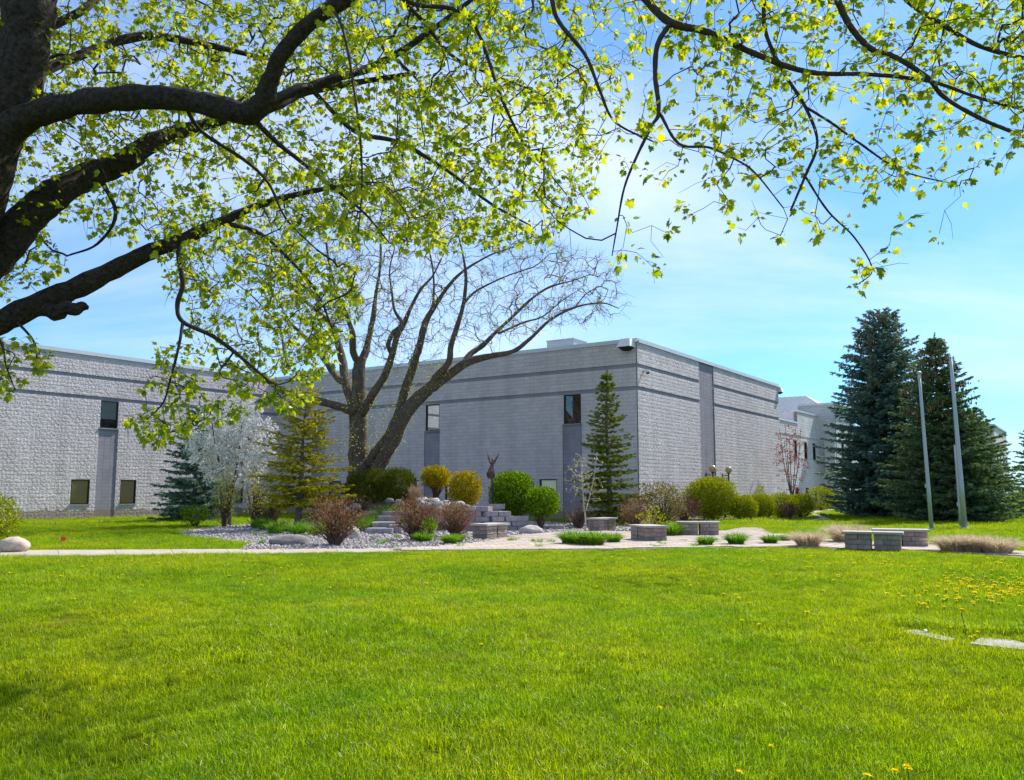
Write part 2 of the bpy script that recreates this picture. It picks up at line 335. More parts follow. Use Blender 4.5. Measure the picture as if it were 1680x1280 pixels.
# lawn blades: colour by blade and by patch of lawn
def m_grass():
    m, n, l, b = nodes_of('grass'); n.remove(b)
    base = ramp(n, l, island(n), [(0.0, (0.095, 0.185, 0.001)), (0.55, (0.255, 0.370, 0.002)), (0.93, (0.375, 0.460, 0.004)), (0.975, (0.34, 0.33, 0.08)), (1.0, (0.46, 0.42, 0.22))])
    p1 = ramp(n, l, noise(n, l, 0.33, 4, 0.55, 'World'), [(0.36, (0, 0, 0)), (0.64, (1, 1, 1))])
    c = mixc(n, l, p1, mixc(n, l, 1.0, base, (0.66, 0.86, 0.9), 'MULTIPLY'), mixc(n, l, 1.0, base, (1.2, 1.06, 0.9), 'MULTIPLY'))
    p2 = ramp(n, l, noise(n, l, 1.9, 3, 0.6, 'World'), [(0.40, (0.80, 0.84, 0.9)), (0.62, (1.12, 1.08, 1))])
    c = mixc(n, l, 1.0, c, p2, 'MULTIPLY')
    p3 = ramp(n, l, noise(n, l, 0.8, 5, 0.62, 'World'), [(0.60, (0, 0, 0)), (0.70, (0.6, 0.6, 0.6))])
    c = mixc(n, l, p3, c, (0.27, 0.25, 0.06))
    d = n.new('ShaderNodeBsdfDiffuse'); l.new(c, d.inputs[0]); t = n.new('ShaderNodeBsdfTranslucent')
    l.new(mixc(n, l, 1.0, c, (1.45, 1.4, 0.5), 'MULTIPLY'), t.inputs[0])
    mx = n.new('ShaderNodeMixShader'); mx.inputs[0].default_value = 0.5; l.new(d.outputs[0], mx.inputs[1]); l.new(t.outputs[0], mx.inputs[2])
    g = n.new('ShaderNodeBsdfGlossy'); g.inputs['Roughness'].default_value = 0.35; mg = n.new('ShaderNodeMixShader'); mg.inputs[0].default_value = 0.015
    l.new(mx.outputs[0], mg.inputs[1]); l.new(g.outputs[0], mg.inputs[2]); l.new(mg.outputs[0], n['Material Output'].inputs['Surface']); MATS['grass'] = m
m_grass()
m, n, l, b = nodes_of('lawn_soil')
f = ramp(n, l, noise(n, l, 0.5, 5, 0.6, 'World'), [(0.40, (0.075, 0.115, 0.006)), (0.62, (0.11, 0.155, 0.007))])
f2 = ramp(n, l, noise(n, l, 7, 6, 0.7, 'World'), [(0.42, (0.72,)*3), (0.62, (1.15,)*3)])
l.new(mixc(n, l, 1.0, f, f2, 'MULTIPLY'), b.inputs['Base Color']); b.inputs['Roughness'].default_value = 1.0; b.inputs['Specular IOR Level'].default_value = 0.0
bump(n, l, noise(n, l, 25, 8, 0.7, 'World'), 1.0, 0.05, b); MATS['lawn_soil'] = m
mat_solid('bare_soil', (0.07, 0.055, 0.035), (0.16, 0.125, 0.08), 7, 1.0, 30, 1.0, 0.04)
#PART2
# ------------------------------------------------------------------ ground
PATIO = np.array([gp(*p)[:2] for p in [(640,906.5),(720,905.5),(1000,903),(1180,900),(1300,899.5),(1400,903),(1520,906),(1640,914),(1790,922),(1790,914),(1660,905),(1520,895),(1390,888),(1300,883),(1262,874),(1248,866),(1215,866),(1190,871),(1100,873),(1010,872),(960,870),(900,875),(840,880),(770,893),(700,899),(640,900)]])
GRAVEL = np.array([gp(*p)[:2] for p in [(286,874),(340,865),(430,859),(560,853),(760,849),(900,857),(1010,862),(1110,866),(1100,873.5),(1010,872.5),(960,870.5),(900,875.5),(840,880.5),(770,893.5),(700,899.5),(640,900.5),(395,902.5),(408,893),(350,885),(310,880)]])
HEDGE = np.array([gp(*p)[:2] for p in [(1020,861),(1120,858),(1200,853),(1330,851),(1335,849),(1200,849.5),(1050,853)]])
FARPATH = np.array([gp(*p)[:2] for p in [(1316,857),(1366,853),(1336,843),(1352,839),(1388,835.5),(1376,834.5),(1345,836.5),(1325,842),(1345,850)]])
pA, pB = gp(-300, 917)[:2], gp(0, 914.5)[:2]; pC = gp(640, 906.5)[:2]
qA, qB, qC = gp(-300, 905)[:2], gp(0, 903.5)[:2], gp(640, 900)[:2]
PATH = np.array([pA, pB, pC, qC, qB, qA])
SLOT = np.array([gp(*p)[:2] for p in [(1478,1034),(1530,1047),(1600,1061),(1760,1085),(1760,1062),(1600,1045),(1530,1037),(1484,1028)]])
# low mound of the rock garden
MC = np.array([at(672, 806, 38.0)[0], 38.3]); MR = (5.2, 3.6)
def mound(x, y):
    q = ((x-MC[0])/MR[0])**2+((y-MC[1])/MR[1])**2
    return 1.12*np.clip(1-q, 0, 1)**0.75
def ground_z(x, y):
    x = np.asarray(x, float); y = np.asarray(y, float)
    near = np.clip((21.5-y)/5, 0, 1)*np.clip((y+6)/5, 0, 1)
    return near*(0.035*np.sin(x*.55+y*.31)+0.03*np.sin(x*1.3-y*.9+1)+0.03*np.sin(y*.7+.5))
def sheet(name, poly, z, mat, kind='structure', thick=0.0):
    me = bpy.data.meshes.new(name); k = len(poly)
    me.from_pydata([(x, y, z) for x, y in poly], [], [list(range(k))]); me.update()
    me.materials.append(MATS[mat]); o = bpy.data.objects.new(name, me); col.objects.link(o); o['kind'] = kind
    if me.polygons[0].normal.z < 0: me.flip_normals()
    return o
def lines(a, b, n): return list(np.linspace(a, b, n))
xs = np.array(sorted(set([-1500,-600,-250,-120,-70,-45]+lines(-32, 32, 81)+[45,70,120,250,600,1500])))
ys = np.array(sorted(set([-400,-100,-40,-15]+lines(-6, 24, 76)+[28,34,42,55,75,100,150,300,700,1800])))
X, Y = np.meshgrid(xs, ys); Z = ground_z(X, Y)
nx, ny = len(xs), len(ys); i, j = np.meshgrid(np.arange(nx-1), np.arange(ny-1)); a = (j*nx+i).ravel()
mb = MB(); mb.add(np.stack([X.ravel(), Y.ravel(), Z.ravel()], 1), np.stack([a, a+1, a+nx+1, a+nx], 1))
mb.build('lawn', 'lawn_soil', smooth=True, kind='structure')
sheet('gravel_bed', GRAVEL, 0.012, 'bed_gravel'); sheet('planting_bed', HEDGE, 0.012, 'mulch')
sheet('far_footpath', FARPATH, 0.02, 'concrete')
# concrete walk in cast slabs
walk = bpy.data.objects.new('footpath', None); col.objects.link(walk); walk['kind'] = 'structure'
def lerp(a, b, t): return np.asarray(a)*(1-t)+np.asarray(b)*t
def slab(mb, quad, z0, z1):
    V = [(*p, z0) for p in quad]+[(*p, z1) for p in quad]
    mb.add(V, [[3,2,1,0],[4,5,6,7],[0,1,5,4],[1,2,6,5],[2,3,7,6],[3,0,4,7]])
for (fa, fb, ba, bb, n) in ((pA, pB, qA, qB, 4), (pB, pC, qB, qC, 7)):
    for k in range(n):
        t0, t1 = k/n+0.0006, (k+1)/n-0.0006
        mb = MB(); slab(mb, [lerp(fa, fb, t0), lerp(fa, fb, t1), lerp(ba, bb, t1), lerp(ba, bb, t0)], -0.05, 0.012+random.uniform(0, .004))
        mb.build('slab', 'concrete', walk)
patio_o = sheet('patio', PATIO, 0.016, 'joint_sand')
# patio pavers as real pieces; nearest 300 are parts, the others one joined part
pv = []
for gx in np.arange(-4, 22, 0.41):
    for gy in np.arange(19, 34, 0.28):
        row = int(round(gy/0.28)); cx = gx+(0.205 if row % 2 else 0); cy = gy
        pv.append((cx, cy))
pv = np.array(pv); ang = R(6); rot = np.array([[math.cos(ang), -math.sin(ang)], [math.sin(ang), math.cos(ang)]]); pv = (pv-[8, 26]) @ rot.T+[8, 26]
ok = np.ones(len(pv), bool)
for dx, dy in ((-.17,-.11),(.17,-.11),(.17,.11),(-.17,.11)): ok &= in_poly(pv+[dx, dy], PATIO)
pv = pv[ok]; pv = pv[np.argsort(np.hypot(pv[:, 0], pv[:, 1]))]
pmb = MB(); pmb.abox(-.198, .198, -.132, .132, -.02, .03); pme = pmb.mesh('paver'); pme.materials.append(MATS['paver'])
rest = MB()
for k, (x, y) in enumerate(pv):
    dz = random.uniform(0, .007)
    if k < 300:
        o = bpy.data.objects.new('paver', pme); col.objects.link(o); o.parent = patio_o; o.location = (x, y, .016+dz); o.rotation_euler = (0, 0, ang)
    else:
        ax = np.array([*(rot @ [.198, 0]), 0]); ay = np.array([*(rot @ [0, .132]), 0]); rest.box((x, y, .021+dz), ax, ay, (0, 0, .025))
rest.build('paver_field', 'paver', patio_o, kind='stuff')
# mound of the rock garden
mb = MB(); gxs = np.linspace(-1, 1, 34); X, Y = np.meshgrid(MC[0]+gxs*MR[0]*1.02, MC[1]+gxs*MR[1]*1.02)
Zm = mound(X, Y); Zm = np.where(Zm > 0, Zm+0.05*np.sin(X*3.1)*np.sin(Y*2.7), -0.05); a = (np.arange(33)[:, None]*34+np.arange(33)[None]).ravel()
mb.add(np.stack([X.ravel(), Y.ravel(), Zm.ravel()], 1), np.stack([a, a+1, a+35, a+34], 1)); mb.build('garden_mound', 'mulch', smooth=True, kind='structure')
# crushed stone on the bed
P = np.stack([rng.uniform(GRAVEL[:, 0].min(), GRAVEL[:, 0].max(), 42000), rng.uniform(GRAVEL[:, 1].min(), GRAVEL[:, 1].max(), 42000)], 1)
P = P[in_poly(P, GRAVEL)]; P = P[mound(P[:, 0], P[:, 1]) < 0.25]
keep = rng.random(len(P)) < np.clip((34-P[:, 1])/8, 0.25, 1); P = P[keep][:14000]
chV = np.array([[-.5,-.35,0],[.45,-.5,0],[.5,.4,0],[-.35,.5,0],[-.2,-.15,.55],[.25,.1,.42]]); chF = np.array([[0,1,4],[1,5,4],[1,2,5],[2,3,5],[3,4,5],[3,0,4]])
mb = MB(); n = len(P); a = rng.uniform(0, 6.28, n); up = nrm(np.stack([rng.normal(size=n)*.3, rng.normal(size=n)*.3, np.ones(n)], 1))
scatter(mb, chV, chF, np.column_stack([P, mound(P[:, 0], P[:, 1])+.012]), np.stack([np.cos(a), np.sin(a), 0*a], 1), up, rng.uniform(.05, .12, n))
tag(mb.build('crushed_stone', 'chip', kind='stuff'), 'grey lilac crushed stone covering the planting bed', 'gravel')

# ------------------------------------------------------------------ main building
CH = 0.203; BLK = 0.406; GAP = 0.011
dL = np.array([-.826, .563, 0]); dL /= np.linalg.norm(dL); dR = np.array([-dL[1]*-1, -dL[0], 0]); dR = np.array([dL[1], -dL[0], 0])   # along the two faces
nL = np.array([-dR[0], -dR[1], 0]); nR = np.array([-dL[0], -dL[1], 0])      # outward normals
UP = np.array([0, 0, 1.0])
CORNER = np.array([6.62, 45.25, 0])
building = thing('office_building', 'long two storey grey split-face block building with flat roof and dark bands', 'building', CORNER)
NC = 47; TOPZ = NC*CH
def block_geo(w, h, r, rough):
    """split face block: u right, v up, depth towards +n (local x, z, y)"""
    nu, nv = 6, 4; us = np.linspace(0, w, nu); vs = np.linspace(0, h, nv); V = []
    for b_, v in enumerate(vs):
        for a_, u in enumerate(us):
            edge = a_ in (0, nu-1) or b_ in (0, nv-1)
            V.append((u, (0.0435 if edge else 0.046)+(r.uniform(-.006, .006) if edge else r.uniform(-.009, .011))*rough, v))
    F = [[b_*nu+a_, b_*nu+a_+1, (b_+1)*nu+a_+1, (b_+1)*nu+a_] for b_ in range(nv-1) for a_ in range(nu-1)]
    per = [k for k in range(nu)]+[nu-1+nu*k for k in range(1, nv)]+[nu*(nv-1)+k for k in range(nu-2, -1, -1)]+[nu*k for k in range(nv-2, 0, -1)]
    base = len(V); V += [(V[k][0], 0.028, V[k][2]) for k in per]; m_ = len(per)
    F += [[per[k], base+k, base+(k+1) % m_, per[(k+1) % m_]] for k in range(m_)]
    return np.array(V), np.array(F)
r_ = np.random.default_rng(3)
VAR = [block_geo(BLK-GAP, CH-GAP, r_, 1.0) for _ in range(14)]
VAR_ME = []
for V, F in VAR[:8]:
    t = MB(); t.add(V, F[:, ::-1]); me = t.mesh('block'); me.materials.append(MATS['split_block']); VAR_ME.append(me)
part_blocks = []
def subtract(a, b, holes):
    segs = [(a, b)]
    for h0, h1 in holes:
        ns = []
        for s0, s1 in segs:
            if h1 <= s0 or h0 >= s1: ns.append((s0, s1)); continue
            if h0 > s0: ns.append((s0, h0))
            if h1 < s1: ns.append((h1, s1))
        segs = ns
    return segs
def masonry(parent, P0, d, nn, u0, u1, n_course, bands, strips, holes, mat_s='split_block', mat_d='smooth_block', near=None):
    """bands: dark courses; strips / holes: (u0, u1, course0, course1)"""
    M3 = np.stack([d, nn, UP], 1); rough = MB(); dark = MB(); flip = np.linalg.det(M3) > 0
    back = MB(); H = n_course*CH
    # backing wall, left open at the holes
    edges = sorted(set([u0, u1]+[x for h in holes for x in h[:2]]+[x for h in strips for x in h[:2]]))
    for e0, e1 in zip(edges[:-1], edges[1:]):
        mid = (e0+e1)/2; hs = [(h[2]*CH, h[3]*CH) for h in holes if h[0] < mid < h[1]]
        for z0, z1 in subtract(-0.3, H, hs):
            rec = [(h[2]*CH, h[3]*CH) for h in strips if h[0] < mid < h[1]]+[(c*CH, c*CH+CH) for c in bands]
            for y0, y1 in subtract(z0, z1, rec): back.box(P0+d*mid-nn*.108+UP*(y0+y1)/2, d*(e1-e0)/2, nn*.142, UP*(y1-y0)/2)
            cut = sorted(set([z0, z1]+[y for q in rec for y in q if z0 < y < z1]))
            for y0, y1 in zip(cut[:-1], cut[1:]):
                if any(q[0] <= (y0+y1)/2 <= q[1] for q in rec): back.box(P0+d*mid-nn*.125+UP*(y0+y1)/2, d*(e1-e0)/2, nn*.125, UP*(y1-y0)/2)
    w = back.build('wall', 'mortar', parent)
    for c in range(n_course):
        hl = [(h[0], h[1]) for h in holes if h[2] <= c < h[3]]; st = [(s[0], s[1]) for s in strips if s[2] <= c < s[3]]
        z = c*CH+GAP/2; band = c in bands
        off = (c % 2)*BLK/2
        for s0, s1 in subtract(u0, u1, hl+st):
            k0 = math.floor((s0-off)/BLK); u = k0*BLK+off
            while u < s1-.01:
                a_, b_ = max(u, s0), min(u+BLK, s1); wd = b_-a_-GAP
                if wd > .03:
                    if band: dark.box(P0+d*(a_+b_)/2+UP*(z+(CH-GAP)/2), d*wd/2, nn*.004, UP*(CH-GAP)/2)
                    else:
                        full = wd > BLK-GAP-.002; vi = random.randrange(len(VAR)); V, F = VAR[vi]
                        if near is not None and full and np.linalg.norm(P0+d*(a_+b_)/2+UP*z-near) < 4.1 and len(part_blocks) < 300:
                            o = bpy.data.objects.new('block', VAR_ME[vi % 8]); col.objects.link(o); o.parent = w
                            M = Matrix.Identity(4); sgn = 1
                            for rr in range(3):
                                M[rr][0], M[rr][1], M[rr][2] = d[rr], nn[rr], UP[rr]
                            p = P0+d*(a_+GAP/2)+UP*z
                            if np.linalg.det(np.stack([d, nn, UP], 1)) < 0:   # keep a right-handed frame: run the block the other way
                                for rr in range(3): M[rr][0] = -d[rr]
                                p = P0+d*(b_-GAP/2)+UP*z
                            pl = p-org(parent)
                            for rr in range(3): M[rr][3] = pl[rr]
                            o.matrix_local = M; part_blocks.append(o)
                        else:
                            Vs = V*[wd/(BLK-GAP), 1, 1]; W = P0+d*(a_+GAP/2)+UP*z+Vs @ M3.T
                            rough.add(W, F[:, ::-1] if flip else F)
                u += BLK
        for s0, s1 in st:
            for seg0, seg1 in subtract(s0, s1, hl):
                k = max(1, round((seg1-seg0)/BLK))
                for q in range(k):
                    a_, b_ = seg0+(seg1-seg0)*q/k, seg0+(seg1-seg0)*(q+1)/k
                    dark.box(P0+d*(a_+b_)/2+UP*(z+(CH-GAP)/2), d*((b_-a_)-GAP)/2, nn*.004, UP*(CH-GAP)/2)
    rough.build('block_courses', mat_s, w, kind='stuff')
    if dark.n: dark.build('smooth_block_courses', mat_d, w, kind='stuff')
    return w
def window(parent, P0, d, nn, u0, u1, c0, c1, blind=None, sill=True, blind_frac=1.0):
    z0, z1 = c0*CH, c1*CH; inn = -0.05; f = 0.055; w = MB()
    for (a_, b_, zz0, zz1) in ((u0, u1, z1-f, z1), (u0, u1, z0, z0+f), (u0, u0+f, z0+f, z1-f), (u1-f, u1, z0+f, z1-f)):
        w.box(P0+d*(a_+b_)/2+nn*inn+UP*(zz0+zz1)/2, d*(b_-a_)/2, nn*.06, UP*(zz1-zz0)/2)
    wo = w.build('window', 'frame_dark', parent)
    g = MB(); gc = P0+d*(u0+u1)/2+nn*(inn-.01)+UP*(z0+z1)/2; gx_, gz_ = d*((u1-u0)/2-f*.8), UP*((z1-z0)/2-f*.8); g.add([gc-gx_-gz_, gc+gx_-gz_, gc+gx_+gz_, gc-gx_+gz_], [[0, 1, 2, 3]]); g.build('pane', 'glass', wo)
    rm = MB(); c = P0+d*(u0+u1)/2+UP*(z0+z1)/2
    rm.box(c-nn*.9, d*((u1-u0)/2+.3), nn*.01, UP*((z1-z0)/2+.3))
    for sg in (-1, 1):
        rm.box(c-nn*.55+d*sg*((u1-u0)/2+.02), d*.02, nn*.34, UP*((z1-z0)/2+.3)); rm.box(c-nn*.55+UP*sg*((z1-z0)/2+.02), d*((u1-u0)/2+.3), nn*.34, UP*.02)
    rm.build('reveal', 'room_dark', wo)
    if blind:
        bl = MB(); nsl = 18; bz0 = z1-f-(z1-z0-2*f)*blind_frac
        for q in range(nsl):
            za = bz0+(z1-f-bz0)*(q+.5)/nsl; bl.box(P0+d*(u0+u1)/2+nn*(inn-.045)+UP*za, d*((u1-u0)/2-f), nn*.010+UP*.004, UP*((z1-f-bz0)/nsl*.49))
        bl.build('blind', blind, wo)
    if sill:
        s = MB(); s.box(P0+d*(u0+u1)/2+nn*.0+UP*(z0-.035), d*((u1-u0)/2+.06), nn*.095, UP*.032); s.build('sill', 'smooth_block', wo)
    return wo
BANDS = (34, 40)
# front face, running left from the corner
fl_bays = [3.35, 13.35, 23.35]; strips = []; holes = []; wins = []
for t0 in fl_bays:
    strips.append((t0, t0+1.22, 0, 26)); holes.append((t0+.04, t0+1.14, 26, 34)); wins.append((t0+.04, t0+1.14, 26, 34, None))
    for a_ in (t0+1.62, t0-1.60):
        holes.append((a_, a_+1.14, 4, 11)); wins.append((a_, a_+1.14, 4, 11, 'blind'))
masonry(building, CORNER, dL, nL, 0.0, 28.7, NC, BANDS, strips, holes, near=CORNER+UP*5.0+dL*1.0)
for k, (a_, b_, c0, c1, bl) in enumerate(wins): window(building, CORNER, dL, nL, a_, b_, c0, c1, bl)
# right face; smooth pilaster strip above a door
part_n = len(part_blocks)
masonry(building, CORNER, dR, nR, 0.0, 24.4, NC, BANDS, [(8.6, 10.95, 0, 47)], [(8.95, 10.75, 0, 11)], near=CORNER+UP*5.0+dR*1.0)
dr = MB(); cD = CORNER+dR*9.85
dr.box(cD-nR*.25+UP*1.08, dR*.84, nR*.03, UP*1.08); do = dr.build('door', 'frame_dark', building)
for s in (-1, 1):
    g = MB(); g.box(cD-nR*.21+dR*s*.42+UP*1.25, dR*.30, nR*.006, UP*.8); g.build('pane', 'glass', do)
    h = MB(); h.tube([cD-nR*.17+dR*s*.07+UP*.9, cD-nR*.17+dR*s*.07+UP*1.3], .015, 6); h.build('handle', 'galvanised', do)
# left wing face
WING0 = np.array([-27.4, 46.0, 0]); strips = []; holes = []; wins = []
for s0, lo in ((5.45, ((3.98, 5.08), (6.98, 8.0))), (13.45, ((12.0, 13.1), (14.95, 15.95))), (-2.55, ((-4.0, -2.9), (-1.0, 0.05)))):
    strips.append((s0, s0+1.2, 0, 26)); holes.append((s0+.05, s0+1.15, 26, 34)); wins.append((s0+.05, s0+1.15, 26, 34, 'blind_pale'))
    for a_, b_ in lo: holes.append((a_, b_, 4, 11)); wins.append((a_, b_, 4, 11, 'blind'))
masonry(building, WING0, dR, nR, -12.0, 18.6, NC, BANDS, strips, holes)
for a_, b_, c0, c1, bl in wins: window(building, WING0, dR, nR, a_, b_, c0, c1, bl, blind_frac=.68 if bl == 'blind_pale' else 1.0)
# roof deck, parapet coping
rf = MB()
for p0, d, n_, u0, u1 in ((CORNER, dL, nL, -.09, 28.6), (CORNER, dR, nR, .10, 24.5), (WING0, dR, nR, -12.0, 18.5)):
    rf.box(p0+d*(u0+u1)/2-n_*.10+UP*(TOPZ+.07), d*(u1-u0)/2, n_*.20, UP*.07)
    rf.box(p0+d*(u0+u1)/2+n_*.095+UP*(TOPZ-.02), d*(u1-u0)/2, n_*.012, UP*.055)
rf.build('coping', 'coping_metal', building)
rd = MB()
c0 = CORNER+UP*(TOPZ-.5); q = [c0-nL*.3-nR*.3, c0+dL*28.6-nL*.3, c0+dL*28.6+dR*24, c0+dR*24.3-nR*.3]; rd.add(q, [[0, 1, 2, 3]])
w0 = WING0+UP*(TOPZ-.52); q = [w0-dR*12-nR*.3, w0+dR*19-nR*.3, w0+dR*19-nR*16, w0-dR*12-nR*16]; rd.add(q, [[0, 1, 2, 3]])
rd.build('roof_deck', 'mortar', building)
# far end wall of the right face
ew = MB(); pe = CORNER+dR*24.28
ew.box(pe+dL*6+UP*TOPZ/2, dR*.12, dL*5.95, UP*TOPZ/2); ew.build('end_wall', 'split_block', building)
# flood lights on the parapet corners: splayed sheet metal hood, dark lens underneath
def hood_light(p, d, nn, label, s=1.0):
    t = thing('flood_light', label, 'lamp', p, 'parapet flood lights'); a_ = MB()
    V = []
    for z, hw, o0, o1 in ((.28*s, .27*s, .0, .42*s), (-.18*s, .40*s, -.0, .66*s)):
        V += [p-d*hw+nn*o0+UP*z, p+d*hw+nn*o0+UP*z, p+d*hw+nn*o1+UP*z, p-d*hw+nn*o1+UP*z]
    a_.add(V, [[0,1,2,3],[4,7,6,5],[0,4,5,1],[1,5,6,2],[2,6,7,3],[3,7,4,0]]); a_.build('hood', 'white_paint', t)
    b_ = MB(); V = []
    for z, hw, o0, o1 in ((-.182*s, .36*s, .05, .60*s), (-.36*s, .18*s, .15, .42*s)):
        V += [p-d*hw+nn*o0+UP*z, p+d*hw+nn*o0+UP*z, p+d*hw+nn*o1+UP*z, p-d*hw+nn*o1+UP*z]
    b_.add(V, [[0,3,2,1],[4,5,6,7],[0,1,5,4],[1,2,6,5],[2,3,7,6],[3,0,4,7]]); b_.build('lens', 'room_dark', t)
hood_light(CORNER+dL*.42+nL*.05+UP*(TOPZ-.18), dL, nL, 'white hooded flood light at the near parapet corner above the spruce')
hood_light(CORNER+dR*24.38+UP*(TOPZ-.3)-dL*-.0, nR, dR, 'white hooded flood light on the far parapet end beside the rear wing', .8)
p = CORNER+dR*.75+nR*.05+UP*8.02
t = thing('security_camera', 'small white dome security camera on the wall below the corner flood light', 'camera', p)
a_ = MB(); a_.tube([p-nR*.03, p+nR*.22, p+nR*.26-UP*.05], .05, 8); a_.build('arm', 'white_paint', t)
a_ = MB(); a_.tube([p+nR*.25+UP*.02, p+nR*.25-UP*.07, p+nR*.25-UP*.12], [.11, .13, .12], 12); a_.build('housing', 'white_paint', t)
a_ = MB(); a_.tube([p+nR*.25-UP*.12, p+nR*.25-UP*.19, p+nR*.25-UP*.22], [.10, .08, .03], 12); a_.build('dome', 'black_metal', t, True)
# globe lamps by the door
for u, wh in ((9.35, 'left of'), (12.05, 'right of')):
    p = CORNER+dR*u+nR*.04+UP*2.35
    t = thing('globe_lamp', 'black bracket wall lamp with amber globe on the %s edge of the door pilaster' % wh, 'lamp', p, 'globe lamps beside the door')
    a_ = MB(); a_.box(p+UP*.12, dR*.05, nR*.02, UP*.22); a_.build('wall_plate', 'black_metal', t)
    a_ = MB()
    for z in (.0, .2): a_.tube([p+UP*z, p+nR*.42+UP*z], .028, 6)
    a_.tube([p+nR*.42-UP*.18, p+nR*.42+UP*.32], .045, 8); a_.tube([p+nR*.42+UP*.30, p+nR*.42+UP*.36], [.07, .11], 10); a_.build('bracket', 'black_metal', t)
    a_ = MB(); th = np.linspace(-math.pi/2, math.pi/2, 10); a_.tube([p+nR*.42+UP*(.56+.22*math.sin(x)) for x in th], [max(.22*math.cos(x), .004) for x in th], 16); a_.build('globe', 'globe', t, True)
# plant on the roof
pr = at(930, 570, 52.5); pr[2] = 0
t = thing('rooftop_unit', 'pale metal air handling box on the flat roof behind the parapet', 'machine', pr+UP*(TOPZ-.5))
a_ = MB(); a_.box(pr+UP*(TOPZ+.35), dL*.95, dR*.8, UP*.85); a_.build('casing', 'coping_metal', t)
a_ = MB(); a_.box(pr+UP*(TOPZ+1.22), dL*1.0, dR*.85, UP*.03); a_.build('lid', 'white_paint', t)
a_ = MB(); a_.box(pr+UP*(TOPZ+.2)+dR*.9, dL*.4, dR*.25, UP*.5); a_.build('duct', 'galvanised', t)

# ------------------------------------------------------------------ rear wing with hipped metal roof
RW = CORNER-nR*.5
rear = thing('rear_wing', 'pale block rear wing with hipped metal roof and projecting entrance tower', 'building', RW+dR*25)
SP = 'smooth_block'
rw = []
holes = []
for k, (u, wd) in enumerate(((29.5, 1.0), (32.6, .9), (35.2, .9))): holes += [(u, u+wd, 21, 28), (u, u+wd, 3, 9)]
masonry(rear, RW, dR, nR, 24.4, 30.9, 35, (29,), [], [h for h in holes if h[1] < 30.9] , 'rear_block', 'rear_block')
masonry(rear, RW, dR, nR, 30.9, 37.3, 40, (29,), [], [h for h in holes if h[0] > 30.9], 'rear_block', 'rear_block')
for h in holes:
    if h[1] < 30.9 or h[0] > 30.9: window(rear, RW, dR, nR, *h, None, True)
a_ = MB()
a_.box(RW+dR*27.65-nR*.1+UP*(35*CH+.06), dR*3.25, nR*.2, UP*.06); a_.box(RW+dR*34.1-nR*.1+UP*(40*CH+.06), dR*3.22, nR*.2, UP*.06); a_.build('coping', 'coping_metal', rear)
a_ = MB(); a_.box(RW+dR*31.0-nR*1.5+UP*37.4*CH, dR*.1, nR*1.35, UP*2.6*CH); a_.box(RW+dR*27.6-nR*5+UP*(35*CH-.4), dR*3.2, nR*4.7, UP*.05); a_.build('return_wall', 'rear_block', rear)
# entrance tower
pt = RW+dR*37.3+nR*1.5; dep = 7.5
masonry(rear, pt, dR, nR, 0.0, dep, 45, (29,), [], [(1.6, 2.6, 21, 37), (4.2, 5.2, 21, 37), (1.2, 5.6, 0, 13)], 'rear_block', 'rear_block')
masonry(rear, pt, dL, nL, 0.0, 3.2, 45, (29,), [], [], 'rear_block', 'rear_block')
for h in ((1.6, 2.6, 21, 37), (4.2, 5.2, 21, 37)): window(rear, pt, dR, nR, *h, None, True)
a_ = MB(); a_.box(pt+dR*3.4-nR*.35+UP*1.3, dR*2.2, nR*.05, UP*1.3); a_.build('entrance_door', 'frame_dark', rear)
a_ = MB(); a_.box(pt+dR*dep/2-nR*1.4+UP*(45*CH+.1), dR*(dep/2+.12), nR*1.75, UP*.1)
a_.box(pt+dR*dep/2+nR*.03+UP*30*CH, dR*dep/2, nR*.05, UP*.09); a_.build('cornice', 'coping_metal', rear)
a_ = MB()   # buttress blocks on the shaded side of the tower
a_.box(pt+dL*.45+nL*.22+UP*4.6, dL*.45, nL*.2, UP*1.5); a_.box(pt+dL*2.2+nL*.15+UP*4.05, dL*.8, nL*.16, UP*4.05); a_.build('pilaster', 'rear_block', rear)
# hip roof: eave rectangle, ridge, standing seams
e0 = at(1359, 673, 80.0); L_, W_, Hh = 9.6, 9.0, 1.95; rr = MB()
A, B = e0, e0+dL*L_; Cc, D = B+dR*W_, A+dR*W_; r0 = e0+dL*3.3+dR*W_/2+UP*Hh; r1 = e0+dL*(L_-3.3)+dR*W_/2+UP*Hh
rr.add([A, B, Cc, D, r0, r1], [[0, 1, 5, 4], [2, 3, 4, 5]]); rr.add([A, B, Cc, D, r0, r1], [[3, 0, 4], [1, 2, 5]]); ro = rr.build('hip_roof', 'roof_metal', rear)
sm = MB()
for k in range(1, 18):
    t = k/18; b0 = A+(B-A)*t; u = t*L_; top = r0 if u < 3.3 else r1 if u > L_-3.3 else None
    if top is None: tp = r0+dL*(u-3.3)
    else:
        f_ = (u/3.3) if u < 3.3 else (L_-u)/3.3; e_ = A if u < 3.3 else B; tp = e_+(top-e_)*f_
    sm.tube([b0+UP*.02, tp+UP*.02], .05, 4)
    b1 = A+(D-A)*t; f_ = min(t, 1-t)*2; e_ = A if t < .5 else D; sm.tube([b1+UP*.02, e_+(r0-e_)*f_+UP*.02], .03, 4)
sm.build('seam', 'roof_metal', ro)
fa = MB(); fa.box((A+Cc)/2-UP*.14, dL*(L_/2-.1), dR*(W_/2-.1), UP*.12); fa.box((A+Cc)/2-UP*(e0[2]/2+.13), dL*(L_/2-.6), dR*(W_/2-.6), UP*(e0[2]/2-.13)); fa.build('clerestory', 'rear_block', rear)
